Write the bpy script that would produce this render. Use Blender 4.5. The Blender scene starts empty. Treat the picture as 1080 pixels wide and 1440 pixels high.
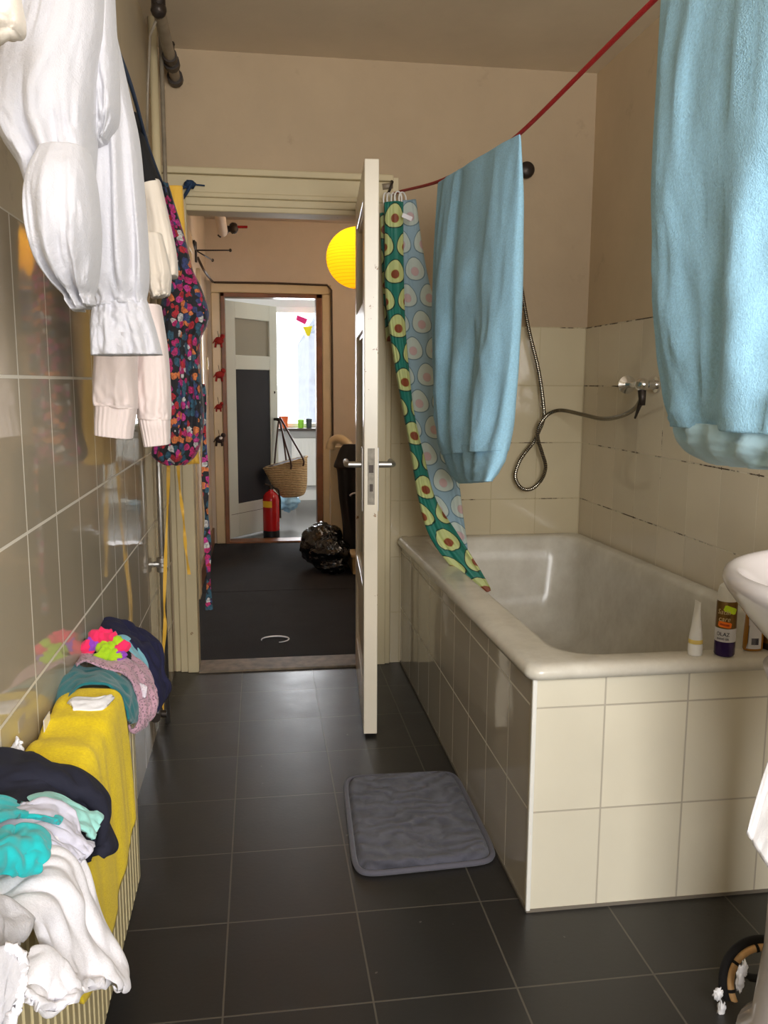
import bpy, math, random
import numpy as np
from mathutils import Vector, Matrix, noise

random.seed(7)
SC = bpy.context.scene
COL = SC.collection
PI = math.pi

# ------------------------------------------------------------------ camera solved from the tile grid
F = 1199.0
CAMZ = 1.2305
yaw, pit, rol = .1444, -.1501, .0049
cy_, sy_, cp_, sp_ = math.cos(yaw), math.sin(yaw), math.cos(pit), math.sin(pit)
fw = np.array([sy_ * cp_, cy_ * cp_, sp_])
_rt = np.array([cy_, -sy_, 0])
_up = np.cross(_rt, fw)
r2 = _rt * math.cos(rol) + _up * math.sin(rol)
u2 = -_rt * math.sin(rol) + _up * math.cos(rol)


def at(x, y, Y=None, X=None, Z=None):
    d = fw + r2 * (x - 540) / F + u2 * (720 - y) / F
    if Y is not None:
        t = Y / d[1]
    elif X is not None:
        t = X / d[0]
    else:
        t = (Z - CAMZ) / d[2]
    return np.array([0, 0, CAMZ]) + t * d


cam_d = bpy.data.cameras.new('camera')
cam = bpy.data.objects.new('camera', cam_d)
COL.objects.link(cam)
cam_d.sensor_fit = 'HORIZONTAL'
cam_d.sensor_width = 36
cam_d.lens = F / 1080 * 36
cam_d.clip_start = .02
mw = Matrix.Identity(4)
for i in range(3):
    mw[i][0], mw[i][1], mw[i][2] = r2[i], u2[i], -fw[i]
mw[2][3] = CAMZ
cam.matrix_world = mw
SC.camera = cam
SC.view_settings.view_transform = 'Standard'
SC.view_settings.look = 'None'
SC.view_settings.exposure = 0.0
SC.view_settings.gamma = 1.0
SC.view_settings.use_curve_mapping = False


# ------------------------------------------------------------------ materials
def srgb(r, g, b):
    def f(c):
        c /= 255.0
        return c / 12.92 if c <= .04045 else ((c + .055) / 1.055) ** 2.4
    return (f(r), f(g), f(b), 1)


class NT:
    def __init__(s, name):
        s.m = bpy.data.materials.new(name)
        s.m.use_nodes = True
        s.t = s.m.node_tree
        s.b = s.t.nodes['Principled BSDF']
        s.out = s.t.nodes['Material Output']
        s._tc = None

    def n(s, typ, **k):
        nd = s.t.nodes.new(typ)
        for a, v in k.items():
            setattr(nd, a, v)
        return nd

    def put(s, sock, v):
        if isinstance(v, bpy.types.NodeSocket):
            s.t.links.new(v, sock)
        elif v is not None:
            sock.default_value = v

    def math(s, op, a, b=None, c=None, clamp=False):
        nd = s.n('ShaderNodeMath', operation=op)
        nd.use_clamp = clamp
        s.put(nd.inputs[0], a)
        if b is not None:
            s.put(nd.inputs[1], b)
        if c is not None:
            s.put(nd.inputs[2], c)
        return nd.outputs[0]

    def mix(s, f, a, b):
        nd = s.n('ShaderNodeMix', data_type='RGBA')
        s.put(nd.inputs[0], f)
        s.put(nd.inputs[6], a)
        s.put(nd.inputs[7], b)
        return nd.outputs[2]

    def tc(s, k='Object'):
        if s._tc is None:
            s._tc = s.n('ShaderNodeTexCoord')
        return s._tc.outputs[k]

    def noise(s, scale, vec=None, detail=3, rough=.55):
        nd = s.n('ShaderNodeTexNoise')
        s.put(nd.inputs['Vector'], vec if vec is not None else s.tc())
        nd.inputs['Scale'].default_value = scale
        nd.inputs['Detail'].default_value = detail
        nd.inputs['Roughness'].default_value = rough
        return nd.outputs[0]

    def ramp(s, f, stops, interp='LINEAR'):
        nd = s.n('ShaderNodeValToRGB')
        cr = nd.color_ramp
        cr.interpolation = interp
        while len(cr.elements) < len(stops):
            cr.elements.new(.5)
        for e, (p, c) in zip(cr.elements, stops):
            e.position = p
            e.color = c if len(c) == 4 else (*c, 1)
        s.put(nd.inputs[0], f)
        return nd.outputs[0]

    def scale(s, vec, x, y, z, ox=0, oy=0, oz=0):
        nd = s.n('ShaderNodeMapping')
        s.put(nd.inputs[0], vec)
        nd.inputs['Scale'].default_value = (x, y, z)
        nd.inputs['Location'].default_value = (ox, oy, oz)
        return nd.outputs[0]

    def bump(s, h, strength, dist=.01, prev=None):
        nd = s.n('ShaderNodeBump')
        nd.inputs['Strength'].default_value = strength
        nd.inputs['Distance'].default_value = dist
        s.put(nd.inputs['Height'], h)
        if prev is not None:
            s.put(nd.inputs['Normal'], prev)
        return nd.outputs[0]

    def set(s, **k):
        names = dict(col='Base Color', rough='Roughness', metal='Metallic', normal='Normal', ior='IOR', trans='Transmission Weight',
                     sheen='Sheen Weight', emit='Emission Color', estr='Emission Strength', sss='Subsurface Weight', spec='Specular IOR Level', coat='Coat Weight', alpha='Alpha')
        for a, v in k.items():
            s.put(s.b.inputs[names[a]], v)
        return s


def mat(name, col, rough=.5, metal=0, bump=None, var=None, sheen=0, spec=None, col2=None, scl=6):
    t = NT(name)
    c = col
    if var:
        f = t.noise(var[0], detail=4)
        dark = tuple(x * (1 - var[1]) for x in col[:3]) + (1,)
        lite = tuple(min(1, x * (1 + var[1] * .6)) for x in col[:3]) + (1,)
        c = t.ramp(f, [(.3, col2 if col2 else dark), (.7, lite)])
    t.set(col=c, rough=rough, metal=metal, sheen=sheen)
    if spec is not None:
        t.set(spec=spec)
    if bump:
        t.set(normal=t.bump(t.noise(bump[0], detail=bump[2] if len(bump) > 2 else 2), bump[1], bump[3] if len(bump) > 3 else .005))
    return t.m


def tilemat(name, axis, ou, ov, w=.2025, h=.2525, col=(205, 196, 175), grout=(190, 182, 165), mould=(70, 50, 32), mouldth=.62, rough=.09, mortar=.0022):
    t = NT(name)
    sp = t.n('ShaderNodeSeparateXYZ')
    t.put(sp.inputs[0], t.tc())
    u = sp.outputs[{'X': 1, 'Y': 0, 'Z': 0}[axis]]
    v = sp.outputs[{'X': 2, 'Y': 2, 'Z': 1}[axis]]
    cb = t.n('ShaderNodeCombineXYZ')
    t.put(cb.inputs[0], t.math('ADD', u, 40 * w - ou))
    t.put(cb.inputs[1], t.math('ADD', v, 40 * h - ov))
    br = t.n('ShaderNodeTexBrick', offset=0, squash=1, offset_frequency=2, squash_frequency=2)
    t.put(br.inputs['Vector'], cb.outputs[0])
    br.inputs['Scale'].default_value = 1
    br.inputs['Mortar Size'].default_value = mortar
    br.inputs['Mortar Smooth'].default_value = .15
    br.inputs['Bias'].default_value = 0
    br.inputs['Brick Width'].default_value = w
    br.inputs['Row Height'].default_value = h
    c1 = srgb(*col)
    c2 = srgb(*[x * .965 for x in col])
    br.inputs['Color1'].default_value = c1
    br.inputs['Color2'].default_value = c2
    nz = t.noise(9, detail=5, rough=.7)
    hl = t.math('FRACT', t.math('DIVIDE', t.math('ADD', v, 40.5 * h - ov), h))
    hm = t.math('LESS_THAN', t.math('ABSOLUTE', t.math('SUBTRACT', hl, .5)), .02)
    g = t.ramp(t.math('SUBTRACT', nz, t.math('MULTIPLY', t.math('SUBTRACT', 1.0, hm), .12)), [(mouldth - .04, srgb(*grout)), (mouldth + .03, srgb(*mould))])
    t.put(br.inputs['Mortar'], g)
    fac = br.outputs['Fac']
    blot = t.noise(3.3, detail=4)
    colr = t.mix(t.math('MULTIPLY', t.math('SUBTRACT', blot, .45, clamp=True), .5), br.outputs['Color'], srgb(*[x * .8 for x in col]))
    t.set(col=colr, rough=t.math('MULTIPLY_ADD', fac, .6, rough))
    wav = t.bump(t.noise(6, detail=1), .06, .02)
    t.set(normal=t.bump(t.math('SUBTRACT', 1.0, fac), .6, .0015, wav))
    return t.m


CREAM = (214, 203, 176)
M = {}
M['tile_left'] = tilemat('tile_left', 'X', 1.65, .985, w=.205, grout=(226, 219, 204), mouldth=.8, col=(184, 172, 150), rough=.05, mortar=.003)  # same cream tile, darkened to paint in this wall's shade
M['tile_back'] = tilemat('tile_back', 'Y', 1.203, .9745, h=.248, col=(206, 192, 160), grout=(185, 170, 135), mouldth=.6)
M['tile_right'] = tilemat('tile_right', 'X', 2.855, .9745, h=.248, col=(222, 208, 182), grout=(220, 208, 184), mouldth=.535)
M['tile_side'] = tilemat('tile_side', 'X', 1.965, .25, col=(196, 188, 172), grout=(240, 235, 222), mouldth=.85, rough=.06, mortar=.003)  # tile_front's cream, its darker tone painting in the shaded side
M['tile_front'] = tilemat('tile_front', 'Y', .773, .25, col=(232, 224, 202), grout=(188, 178, 160), mouldth=.8)  # lit copy of the surround tile, lighter than tile_side


def floormat():
    t = NT('slate_tile')
    sp = t.n('ShaderNodeSeparateXYZ')
    t.put(sp.inputs[0], t.tc())
    cb = t.n('ShaderNodeCombineXYZ')
    s = .2981
    t.put(cb.inputs[0], t.math('ADD', sp.outputs[0], 40 * s + .0915))
    t.put(cb.inputs[1], t.math('ADD', sp.outputs[1], 40 * s - 3.3222))
    br = t.n('ShaderNodeTexBrick', offset=0, squash=1)
    t.put(br.inputs['Vector'], cb.outputs[0])
    for k, v in (('Scale', 1), ('Mortar Size', .0022), ('Mortar Smooth', .2), ('Bias', 0), ('Brick Width', s), ('Row Height', s)):
        br.inputs[k].default_value = v
    br.inputs['Color1'].default_value = srgb(42, 40, 38)
    br.inputs['Color2'].default_value = srgb(37, 35, 34)
    br.inputs['Mortar'].default_value = srgb(96, 90, 80)
    nz = t.noise(7, detail=6, rough=.65)
    fine = t.noise(90, detail=3)
    c = t.mix(t.math('MULTIPLY', nz, .5), br.outputs['Color'], srgb(48, 46, 44))
    sc = t.noise(30, detail=2)
    c = t.mix(t.math('MULTIPLY', t.math('GREATER_THAN', sc, .755), .35), c, srgb(150, 145, 135))
    t.set(col=c, rough=t.math('MULTIPLY_ADD', nz, .25, .24))
    b1 = t.bump(fine, .08, .003)
    t.set(normal=t.bump(t.math('SUBTRACT', 1.0, br.outputs['Fac']), .5, .002, b1))
    return t.m


M['slate'] = floormat()


def plaster(name, col, stain=(90, 70, 45), amt=.35):
    t = NT(name)
    big = t.noise(1.7, detail=5, rough=.6)
    spot = t.noise(5, detail=6, rough=.7)
    c = t.ramp(big, [(.3, srgb(*[x * .93 for x in col])), (.7, srgb(*col))])
    c = t.mix(t.math('MULTIPLY', t.math('SUBTRACT', spot, .62, clamp=True), amt * 6, clamp=True), c, srgb(*stain))
    t.set(col=c, rough=.75, normal=t.bump(t.noise(60, detail=4), .15, .004))
    return t.m


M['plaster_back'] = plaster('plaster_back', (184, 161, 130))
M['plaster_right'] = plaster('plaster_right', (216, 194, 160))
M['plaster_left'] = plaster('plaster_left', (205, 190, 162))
M['ceiling'] = plaster('ceiling_paint', (220, 203, 176), amt=.1)
M['plaster_hall'] = plaster('plaster_hall', (216, 199, 178), amt=.1)
M['white_wall'] = plaster('white_wall', (232, 230, 224), amt=.05)


def paintmat(name, col, chip=(150, 120, 85), th=.7, rough=.3, sc=14):
    t = NT(name)
    nz = t.noise(sc, detail=7, rough=.7)
    big = t.noise(3, detail=3)
    c = t.ramp(big, [(.3, srgb(*[x * .93 for x in col])), (.7, srgb(*col))])
    c = t.mix(t.math('GREATER_THAN', nz, th), c, srgb(*chip))
    t.set(col=c, rough=rough, normal=t.bump(nz, .12, .004))
    return t.m


M['old_paint'] = paintmat('old_cream_paint', (206, 190, 152), rough=.42)
M['old_paint_dull'] = paintmat('old_cream_paint_dull', (206, 190, 152), rough=.6)
M['door_paint'] = paintmat('door_paint', (232, 221, 200), chip=(150, 115, 75), th=.655, sc=20)
M['hall_paint'] = paintmat('hall_cream_paint', (212, 190, 150), th=.74)
M['brown_wood'] = mat('brown_wood', srgb(128, 78, 38), .4, var=(8, .3))
M['threshold'] = mat('worn_wood', srgb(120, 105, 86), .6, var=(20, .4))
M['white_paint'] = mat('white_paint', srgb(238, 236, 228), .35)
M['porcelain'] = mat('porcelain', srgb(206, 199, 197), .12, spec=.6)


def enamel():
    t = NT('enamel')
    nz = t.noise(4, detail=6, rough=.7)
    c = t.ramp(nz, [(.35, srgb(200, 193, 178)), (.65, srgb(222, 217, 204))])
    t.set(col=c, rough=t.math('MULTIPLY_ADD', nz, .2, .12))
    return t.m


M['enamel'] = enamel()
M['chrome'] = mat('chrome', (.75, .75, .76, 1), .15, 1)
M['steel'] = mat('brushed_steel', (.55, .53, .5, 1), .42, 1)
M['zinc'] = mat('dull_zinc', srgb(150, 142, 128), .6, .3, var=(60, .3))
M['dark_metal'] = mat('dark_metal', srgb(60, 52, 46), .45, .6)
M['gray_pipe'] = mat('painted_pipe', srgb(142, 130, 112), .4, var=(15, .25))
M['carpet'] = mat('black_carpet', srgb(30, 30, 33), .95, bump=(260, .9, 3, .01), var=(5, .3))
M['black_wood'] = mat('dark_floorboards', srgb(46, 40, 38), .22, var=(4, .3))
M['board_black'] = mat('chalkboard', srgb(42, 43, 48), .8, var=(3, .15))
M['glass'] = None


def thin_glass(name, tint=(1, 1, 1, 1), refl=.12, rough=.02, frost=0):
    t = NT(name)
    tr = t.n('ShaderNodeBsdfTransparent')
    tr.inputs[0].default_value = tint
    gl = t.n('ShaderNodeBsdfGlossy')
    gl.inputs['Roughness'].default_value = rough
    fr = t.n('ShaderNodeFresnel')
    fr.inputs[0].default_value = 1.5
    mx = t.n('ShaderNodeMixShader')
    t.put(mx.inputs[0], t.math('MAXIMUM', fr.outputs[0], refl * .3))
    t.put(mx.inputs[1], tr.outputs[0])
    t.put(mx.inputs[2], gl.outputs[0])
    t.put(t.out.inputs[0], mx.outputs[0])
    return t.m


M['glass'] = thin_glass('window_glass')
M['door_glass'] = mat('dim_frosted_glass', srgb(136, 130, 112), .18)


def fabric(name, col, scale=900, strength=.2, rough=.9, sheen=.2, var=None, wr=30, wrs=.22):
    t = NT(name)
    c = col
    if var:
        c = t.ramp(t.noise(var[0], detail=4), [(.3, tuple(x * (1 - var[1]) for x in col[:3]) + (1,)), (.7, col)])
    w1 = t.bump(t.noise(wr, detail=3), wrs, .006)
    t.set(col=c, rough=rough, sheen=sheen, normal=t.bump(t.noise(scale, detail=1), strength, .002, w1))
    return t.m


def terry(name, col, scale=420, lo=.86):
    t = NT(name)
    v = t.n('ShaderNodeTexVoronoi')
    t.put(v.inputs['Vector'], t.tc())
    v.inputs['Scale'].default_value = scale
    nz = t.noise(scale * .5, detail=3)
    c = t.ramp(nz, [(.3, tuple(x * lo for x in col[:3]) + (1,)), (.7, tuple(min(1, x * 1.06) for x in col[:3]) + (1,))])
    b1 = t.bump(t.noise(38, detail=3), .22, .006)
    t.set(col=c, rough=.95, sheen=.06, normal=t.bump(t.math('ADD', v.outputs[0], nz), .28 if lo < .9 else .12, .0025, b1))
    return t.m


M['blue_terry'] = terry('blue_terry', srgb(160, 209, 236))
M['blue_band'] = fabric('blue_band', srgb(186, 224, 240), wr=70)
M['yellow_terry'] = terry('yellow_terry', srgb(255, 220, 6))
M['white_terry'] = terry('white_terry', srgb(236, 234, 240), 700, .95)
M['white_cotton'] = fabric('white_cotton', srgb(236, 234, 236), 700, .25)
M['white_gauze'] = fabric('white_gauze', srgb(188, 186, 190), 500, .3, wr=55, wrs=.35)
M['cream_cotton'] = fabric('cream_cotton', srgb(226, 214, 198))
M['pink_cotton'] = fabric('pale_pink_cotton', srgb(226, 210, 204))
M['black_cloth'] = fabric('black_cloth', srgb(16, 14, 15), sheen=0)
M['navy'] = fabric('navy_cloth', srgb(24, 25, 42), sheen=0)
M['navy_blue'] = fabric('navy_blue_cloth', srgb(30, 31, 66), sheen=0)
M['teal'] = fabric('teal_cloth', srgb(20, 112, 118))
M['light_blue'] = fabric('light_blue_cloth', srgb(130, 196, 214))
M['mint'] = fabric('mint_cloth', srgb(150, 208, 200))
M['turq'] = fabric('turquoise_cloth', srgb(20, 186, 190))
M['lavender_grey'] = fabric('lavender_grey_cloth', srgb(196, 194, 208))
M['yellow_silk'] = fabric('yellow_silk', srgb(226, 176, 60), rough=.5)


def crochet():
    t = NT('pink_crochet')
    v = t.n('ShaderNodeTexVoronoi')
    t.put(v.inputs['Vector'], t.tc())
    v.inputs['Scale'].default_value = 210
    f = t.ramp(v.outputs[0], [(.1, (0, 0, 0)), (.42, (1, 1, 1))])
    c = t.mix(f, srgb(118, 82, 98), srgb(190, 148, 164))
    t.set(col=c, rough=.95, sheen=.3, normal=t.bump(f, .8, .003))
    return t.m


M['crochet'] = crochet()


def floral(name='floral_print', sc=42):
    t = NT(name)
    v = t.n('ShaderNodeTexVoronoi')
    wv = t.n('ShaderNodeVectorMath', operation='ADD')
    t.put(wv.inputs[0], t.tc())
    nzv = t.n('ShaderNodeTexNoise')
    nzv.inputs['Scale'].default_value = 60
    sv = t.n('ShaderNodeVectorMath', operation='SCALE')
    t.put(sv.inputs[0], nzv.outputs['Color'])
    t.put(nzv.inputs['Vector'], t.tc())
    sv.inputs['Scale'].default_value = .012
    t.put(wv.inputs[1], sv.outputs[0])
    t.put(v.inputs['Vector'], wv.outputs[0])
    v.inputs['Scale'].default_value = sc
    sep = t.n('ShaderNodeSeparateColor')
    t.put(sep.inputs[0], v.outputs['Color'])
    c = t.ramp(sep.outputs[0], [(0, srgb(168, 26, 92)), (.16, srgb(164, 30, 40)), (.3, srgb(18, 16, 24)), (.36, srgb(38, 78, 96)), (.56, srgb(196, 108, 56)), (.66, srgb(46, 56, 100)), (.78, srgb(176, 44, 122)), (.9, srgb(180, 176, 172))], 'CONSTANT')
    edge = t.math('GREATER_THAN', v.outputs[0], .6)
    c = t.mix(edge, c, srgb(16, 15, 22))
    v2 = t.n('ShaderNodeTexVoronoi')
    t.put(v2.inputs['Vector'], wv.outputs[0])
    v2.inputs['Scale'].default_value = sc * 3
    c = t.mix(t.math('MULTIPLY', t.math('GREATER_THAN', v2.outputs[0], .52), .4), c, srgb(14, 13, 20))
    t.set(col=c, rough=.8, sheen=.1, normal=t.bump(t.noise(50), .3, .006))
    return t.m


M['floral'] = floral('floral_print', 56)


def avocado(name, bg, flesh, rim, pit, ring, pitsize=.17):
    t = NT(name)
    sp = t.n('ShaderNodeSeparateXYZ')
    t.put(sp.inputs[0], t.tc('UV'))
    vv = t.math('DIVIDE', sp.outputs[1], .108)
    row = t.math('FLOOR', vv)
    uu = t.math('ADD', t.math('DIVIDE', sp.outputs[0], .088), t.math('MULTIPLY', row, .5))
    fu = t.math('MULTIPLY', t.math('SUBTRACT', t.math('FRACT', uu), .5), .088)
    fv = t.math('MULTIPLY', t.math('SUBTRACT', t.math('FRACT', vv), .5), .108)
    # egg: narrower towards the top
    k = t.math('ADD', 1.0, t.math('MULTIPLY', fv, 5.5))
    ex = t.math('MULTIPLY', fu, k)
    d = t.math('SQRT', t.math('ADD', t.math('MULTIPLY', ex, ex), t.math('MULTIPLY', t.math('MULTIPLY', fv, fv), .62)))
    pv = t.math('ADD', fv, .011)
    d2 = t.math('SQRT', t.math('ADD', t.math('MULTIPLY', fu, fu), t.math('MULTIPLY', t.math('MULTIPLY', pv, pv), .75)))
    c = t.mix(t.math('LESS_THAN', d, .0385), bg, rim)
    c = t.mix(t.math('LESS_THAN', d, .0352), c, flesh)
    c = t.mix(t.math('LESS_THAN', d2, .0168), c, ring)
    c = t.mix(t.math('LESS_THAN', d2, .0148), c, pit)
    t.set(col=c, rough=.45, normal=t.bump(t.noise(40), .2, .004))
    return t.m


M['avo'] = avocado('avocado_print', srgb(26, 112, 98), srgb(184, 192, 128), srgb(22, 52, 40), srgb(128, 64, 36), srgb(176, 176, 96))
M['avo_pale'] = avocado('avocado_print_reverse', srgb(138, 166, 182), srgb(184, 196, 188), srgb(98, 124, 134), srgb(190, 160, 160), srgb(176, 176, 176))


def hosemat():
    t = NT('hose_spiral')
    sp = t.n('ShaderNodeSeparateXYZ')
    t.put(sp.inputs[0], t.tc('UV'))
    fr = t.math('FRACT', t.math('ADD', t.math('MULTIPLY', sp.outputs[1], 125), sp.outputs[0]))
    f = t.math('LESS_THAN', fr, .42)
    t.set(col=t.mix(f, srgb(40, 34, 28), srgb(170, 160, 140)), rough=t.math('MULTIPLY_ADD', f, -.2, .4), metal=f, normal=t.bump(fr, .5, .002))
    return t.m


M['hose'] = hosemat()


def strawmat():
    t = NT('straw')
    w = t.n('ShaderNodeTexWave', wave_type='BANDS', bands_direction='Z')
    t.put(w.inputs[0], t.scale(t.tc(), 1, 1, 1))
    w.inputs['Scale'].default_value = 22
    w.inputs['Distortion'].default_value = 3
    w.inputs['Detail'].default_value = 3
    nz = t.noise(60, detail=4)
    c = t.ramp(t.math('MULTIPLY', t.math('ADD', w.outputs[1], nz), .5), [(.25, srgb(126, 98, 64)), (.7, srgb(214, 186, 140))])
    t.set(col=c, rough=.8, normal=t.bump(w.outputs[1], .6, .006))
    return t.m


M['straw'] = strawmat()
M['red_paint'] = mat('red_paint', srgb(178, 24, 26), .25)
M['brown_leather'] = mat('brown_leather', srgb(66, 40, 28), .5)
M['bin_bag'] = mat('bin_bag', srgb(14, 14, 15), .2, bump=(14, .9, 3, .03), spec=.7)
M['red_rope'] = mat('red_rope', srgb(170, 26, 30), .6, bump=(300, .5))
M['mat_grey'] = None


def matmat():
    t = NT('plush_grey')
    n1 = t.noise(9, detail=4, rough=.6)
    wv = t.n('ShaderNodeTexWave', wave_type='BANDS', bands_direction='Y')
    t.put(wv.inputs[0], t.tc())
    wv.inputs['Scale'].default_value = 6
    wv.inputs['Distortion'].default_value = 14
    wv.inputs['Detail'].default_value = 2
    h = t.math('ADD', n1, t.math('MULTIPLY', wv.outputs[1], .35))
    v = t.n('ShaderNodeTexVoronoi')
    t.put(v.inputs['Vector'], t.tc())
    v.inputs['Scale'].default_value = 600
    c = t.ramp(h, [(.4, srgb(60, 60, 70)), (.8, srgb(88, 88, 100))])
    b = t.bump(h, .8, .012)
    t.set(col=c, rough=.95, sheen=.25, normal=t.bump(v.outputs[0], .5, .003, b))
    return t.m


M['mat_grey'] = matmat()
M['mat_edge'] = fabric('mat_binding', srgb(92, 90, 100))
M['plastic_white'] = mat('white_plastic', srgb(235, 233, 228), .3)
M['gold_can'] = mat('bronze_can', srgb(120, 88, 40), .3, .55)
M['purple_can'] = mat('purple_can', srgb(52, 28, 86), .25, .3)
M['label_white'] = mat('label_white', srgb(222, 220, 224), .35)
M['ink'] = mat('dark_ink', srgb(44, 38, 60), .5)
M['gold_ink'] = mat('gold_ink', srgb(222, 200, 150), .4)
M['neon_yellow'] = mat('neon_yellow', srgb(210, 240, 20), .5)
M['neon_orange'] = mat('neon_orange', srgb(255, 128, 20), .5)
M['orange_dark'] = mat('orange_dark', srgb(190, 70, 10), .5)
M['amber'] = mat('amber_liquid', srgb(178, 122, 44), .15)
M['gold_band'] = mat('gold_band', srgb(226, 200, 110), .4)
M['bamboo'] = mat('bamboo', srgb(216, 172, 116), .45, var=(25, .2))
M['radiator'] = mat('radiator_enamel', srgb(206, 192, 150), .3)
M['cuplime'] = mat('lime_cup', srgb(150, 220, 60), .4)
M['cuporange'] = mat('orange_pot', srgb(230, 100, 40), .5)
M['cupdark'] = mat('dark_cup', srgb(50, 56, 58), .4)
M['flag_pink'] = mat('pink_paper', srgb(232, 40, 120), .7)
M['flag_yellow'] = mat('yellow_paper', srgb(245, 225, 20), .7)
M['plastic_blue'] = mat('pale_blue_bag', srgb(150, 190, 214), .35)
M['brick_far'] = mat('grey_brick', srgb(150, 152, 158), .9, var=(5, .2))
M['red_felt'] = mat('red_felt', srgb(150, 34, 30), .9)
M['dark_felt'] = mat('dark_felt', srgb(56, 40, 36), .9)
M['blue_cord'] = mat('blue_cord', srgb(28, 52, 82), .8)
M['cable'] = mat('brown_cable', srgb(70, 52, 36), .6)
M['petal_pink'] = fabric('petal_pink', srgb(238, 40, 96))
M['petal_lime'] = fabric('petal_lime', srgb(166, 206, 20))
M['petal_purple'] = fabric('petal_purple', srgb(146, 62, 190))
M['brass'] = mat('brass', srgb(190, 160, 90), .35, .8)
M['yellowed'] = mat('yellowed_plastic', srgb(226, 206, 150), .4)


def lanternmat():
    t = NT('lit_yellow_paper')
    sp = t.n('ShaderNodeSeparateXYZ')
    t.put(sp.inputs[0], t.tc())
    rib = t.math('FRACT', t.math('MULTIPLY', sp.outputs[2], 62))
    f = t.math('LESS_THAN', rib, .16)
    c = t.mix(f, (1, .56, .012, 1), (.85, .38, .01, 1))
    tl_ = t.n('ShaderNodeBsdfTranslucent')
    t.put(tl_.inputs[0], c)
    df = t.n('ShaderNodeBsdfDiffuse')
    t.put(df.inputs[0], c)
    mx = t.n('ShaderNodeMixShader')
    mx.inputs[0].default_value = .7
    t.put(mx.inputs[1], df.outputs[0])
    t.put(mx.inputs[2], tl_.outputs[0])
    t.put(t.out.inputs[0], mx.outputs[0])
    return t.m


M['lantern'] = lanternmat()


# ------------------------------------------------------------------ object helpers
def tag(o, label=None, cat=None, group=None, kind=None):
    if label:
        o['label'] = label
    if cat:
        o['category'] = cat
    if group:
        o['group'] = group
    if kind:
        o['kind'] = kind
    return o


def thing(name, loc, label, cat, group=None):
    o = bpy.data.objects.new(name, None)
    o.empty_display_size = .05
    COL.objects.link(o)
    o.location = Vector(loc)
    return tag(o, label, cat, group)


def wloc(o):
    m = Matrix.Translation(o.location)
    return m


def adopt(o, parent):
    o.parent = parent
    # every mesh is modelled where it stands, so only a top-level parent has a shift to undo
    m = Matrix.Translation(parent.location) if parent.parent is None else Matrix.Identity(4)
    o.matrix_parent_inverse = m.inverted()


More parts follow.
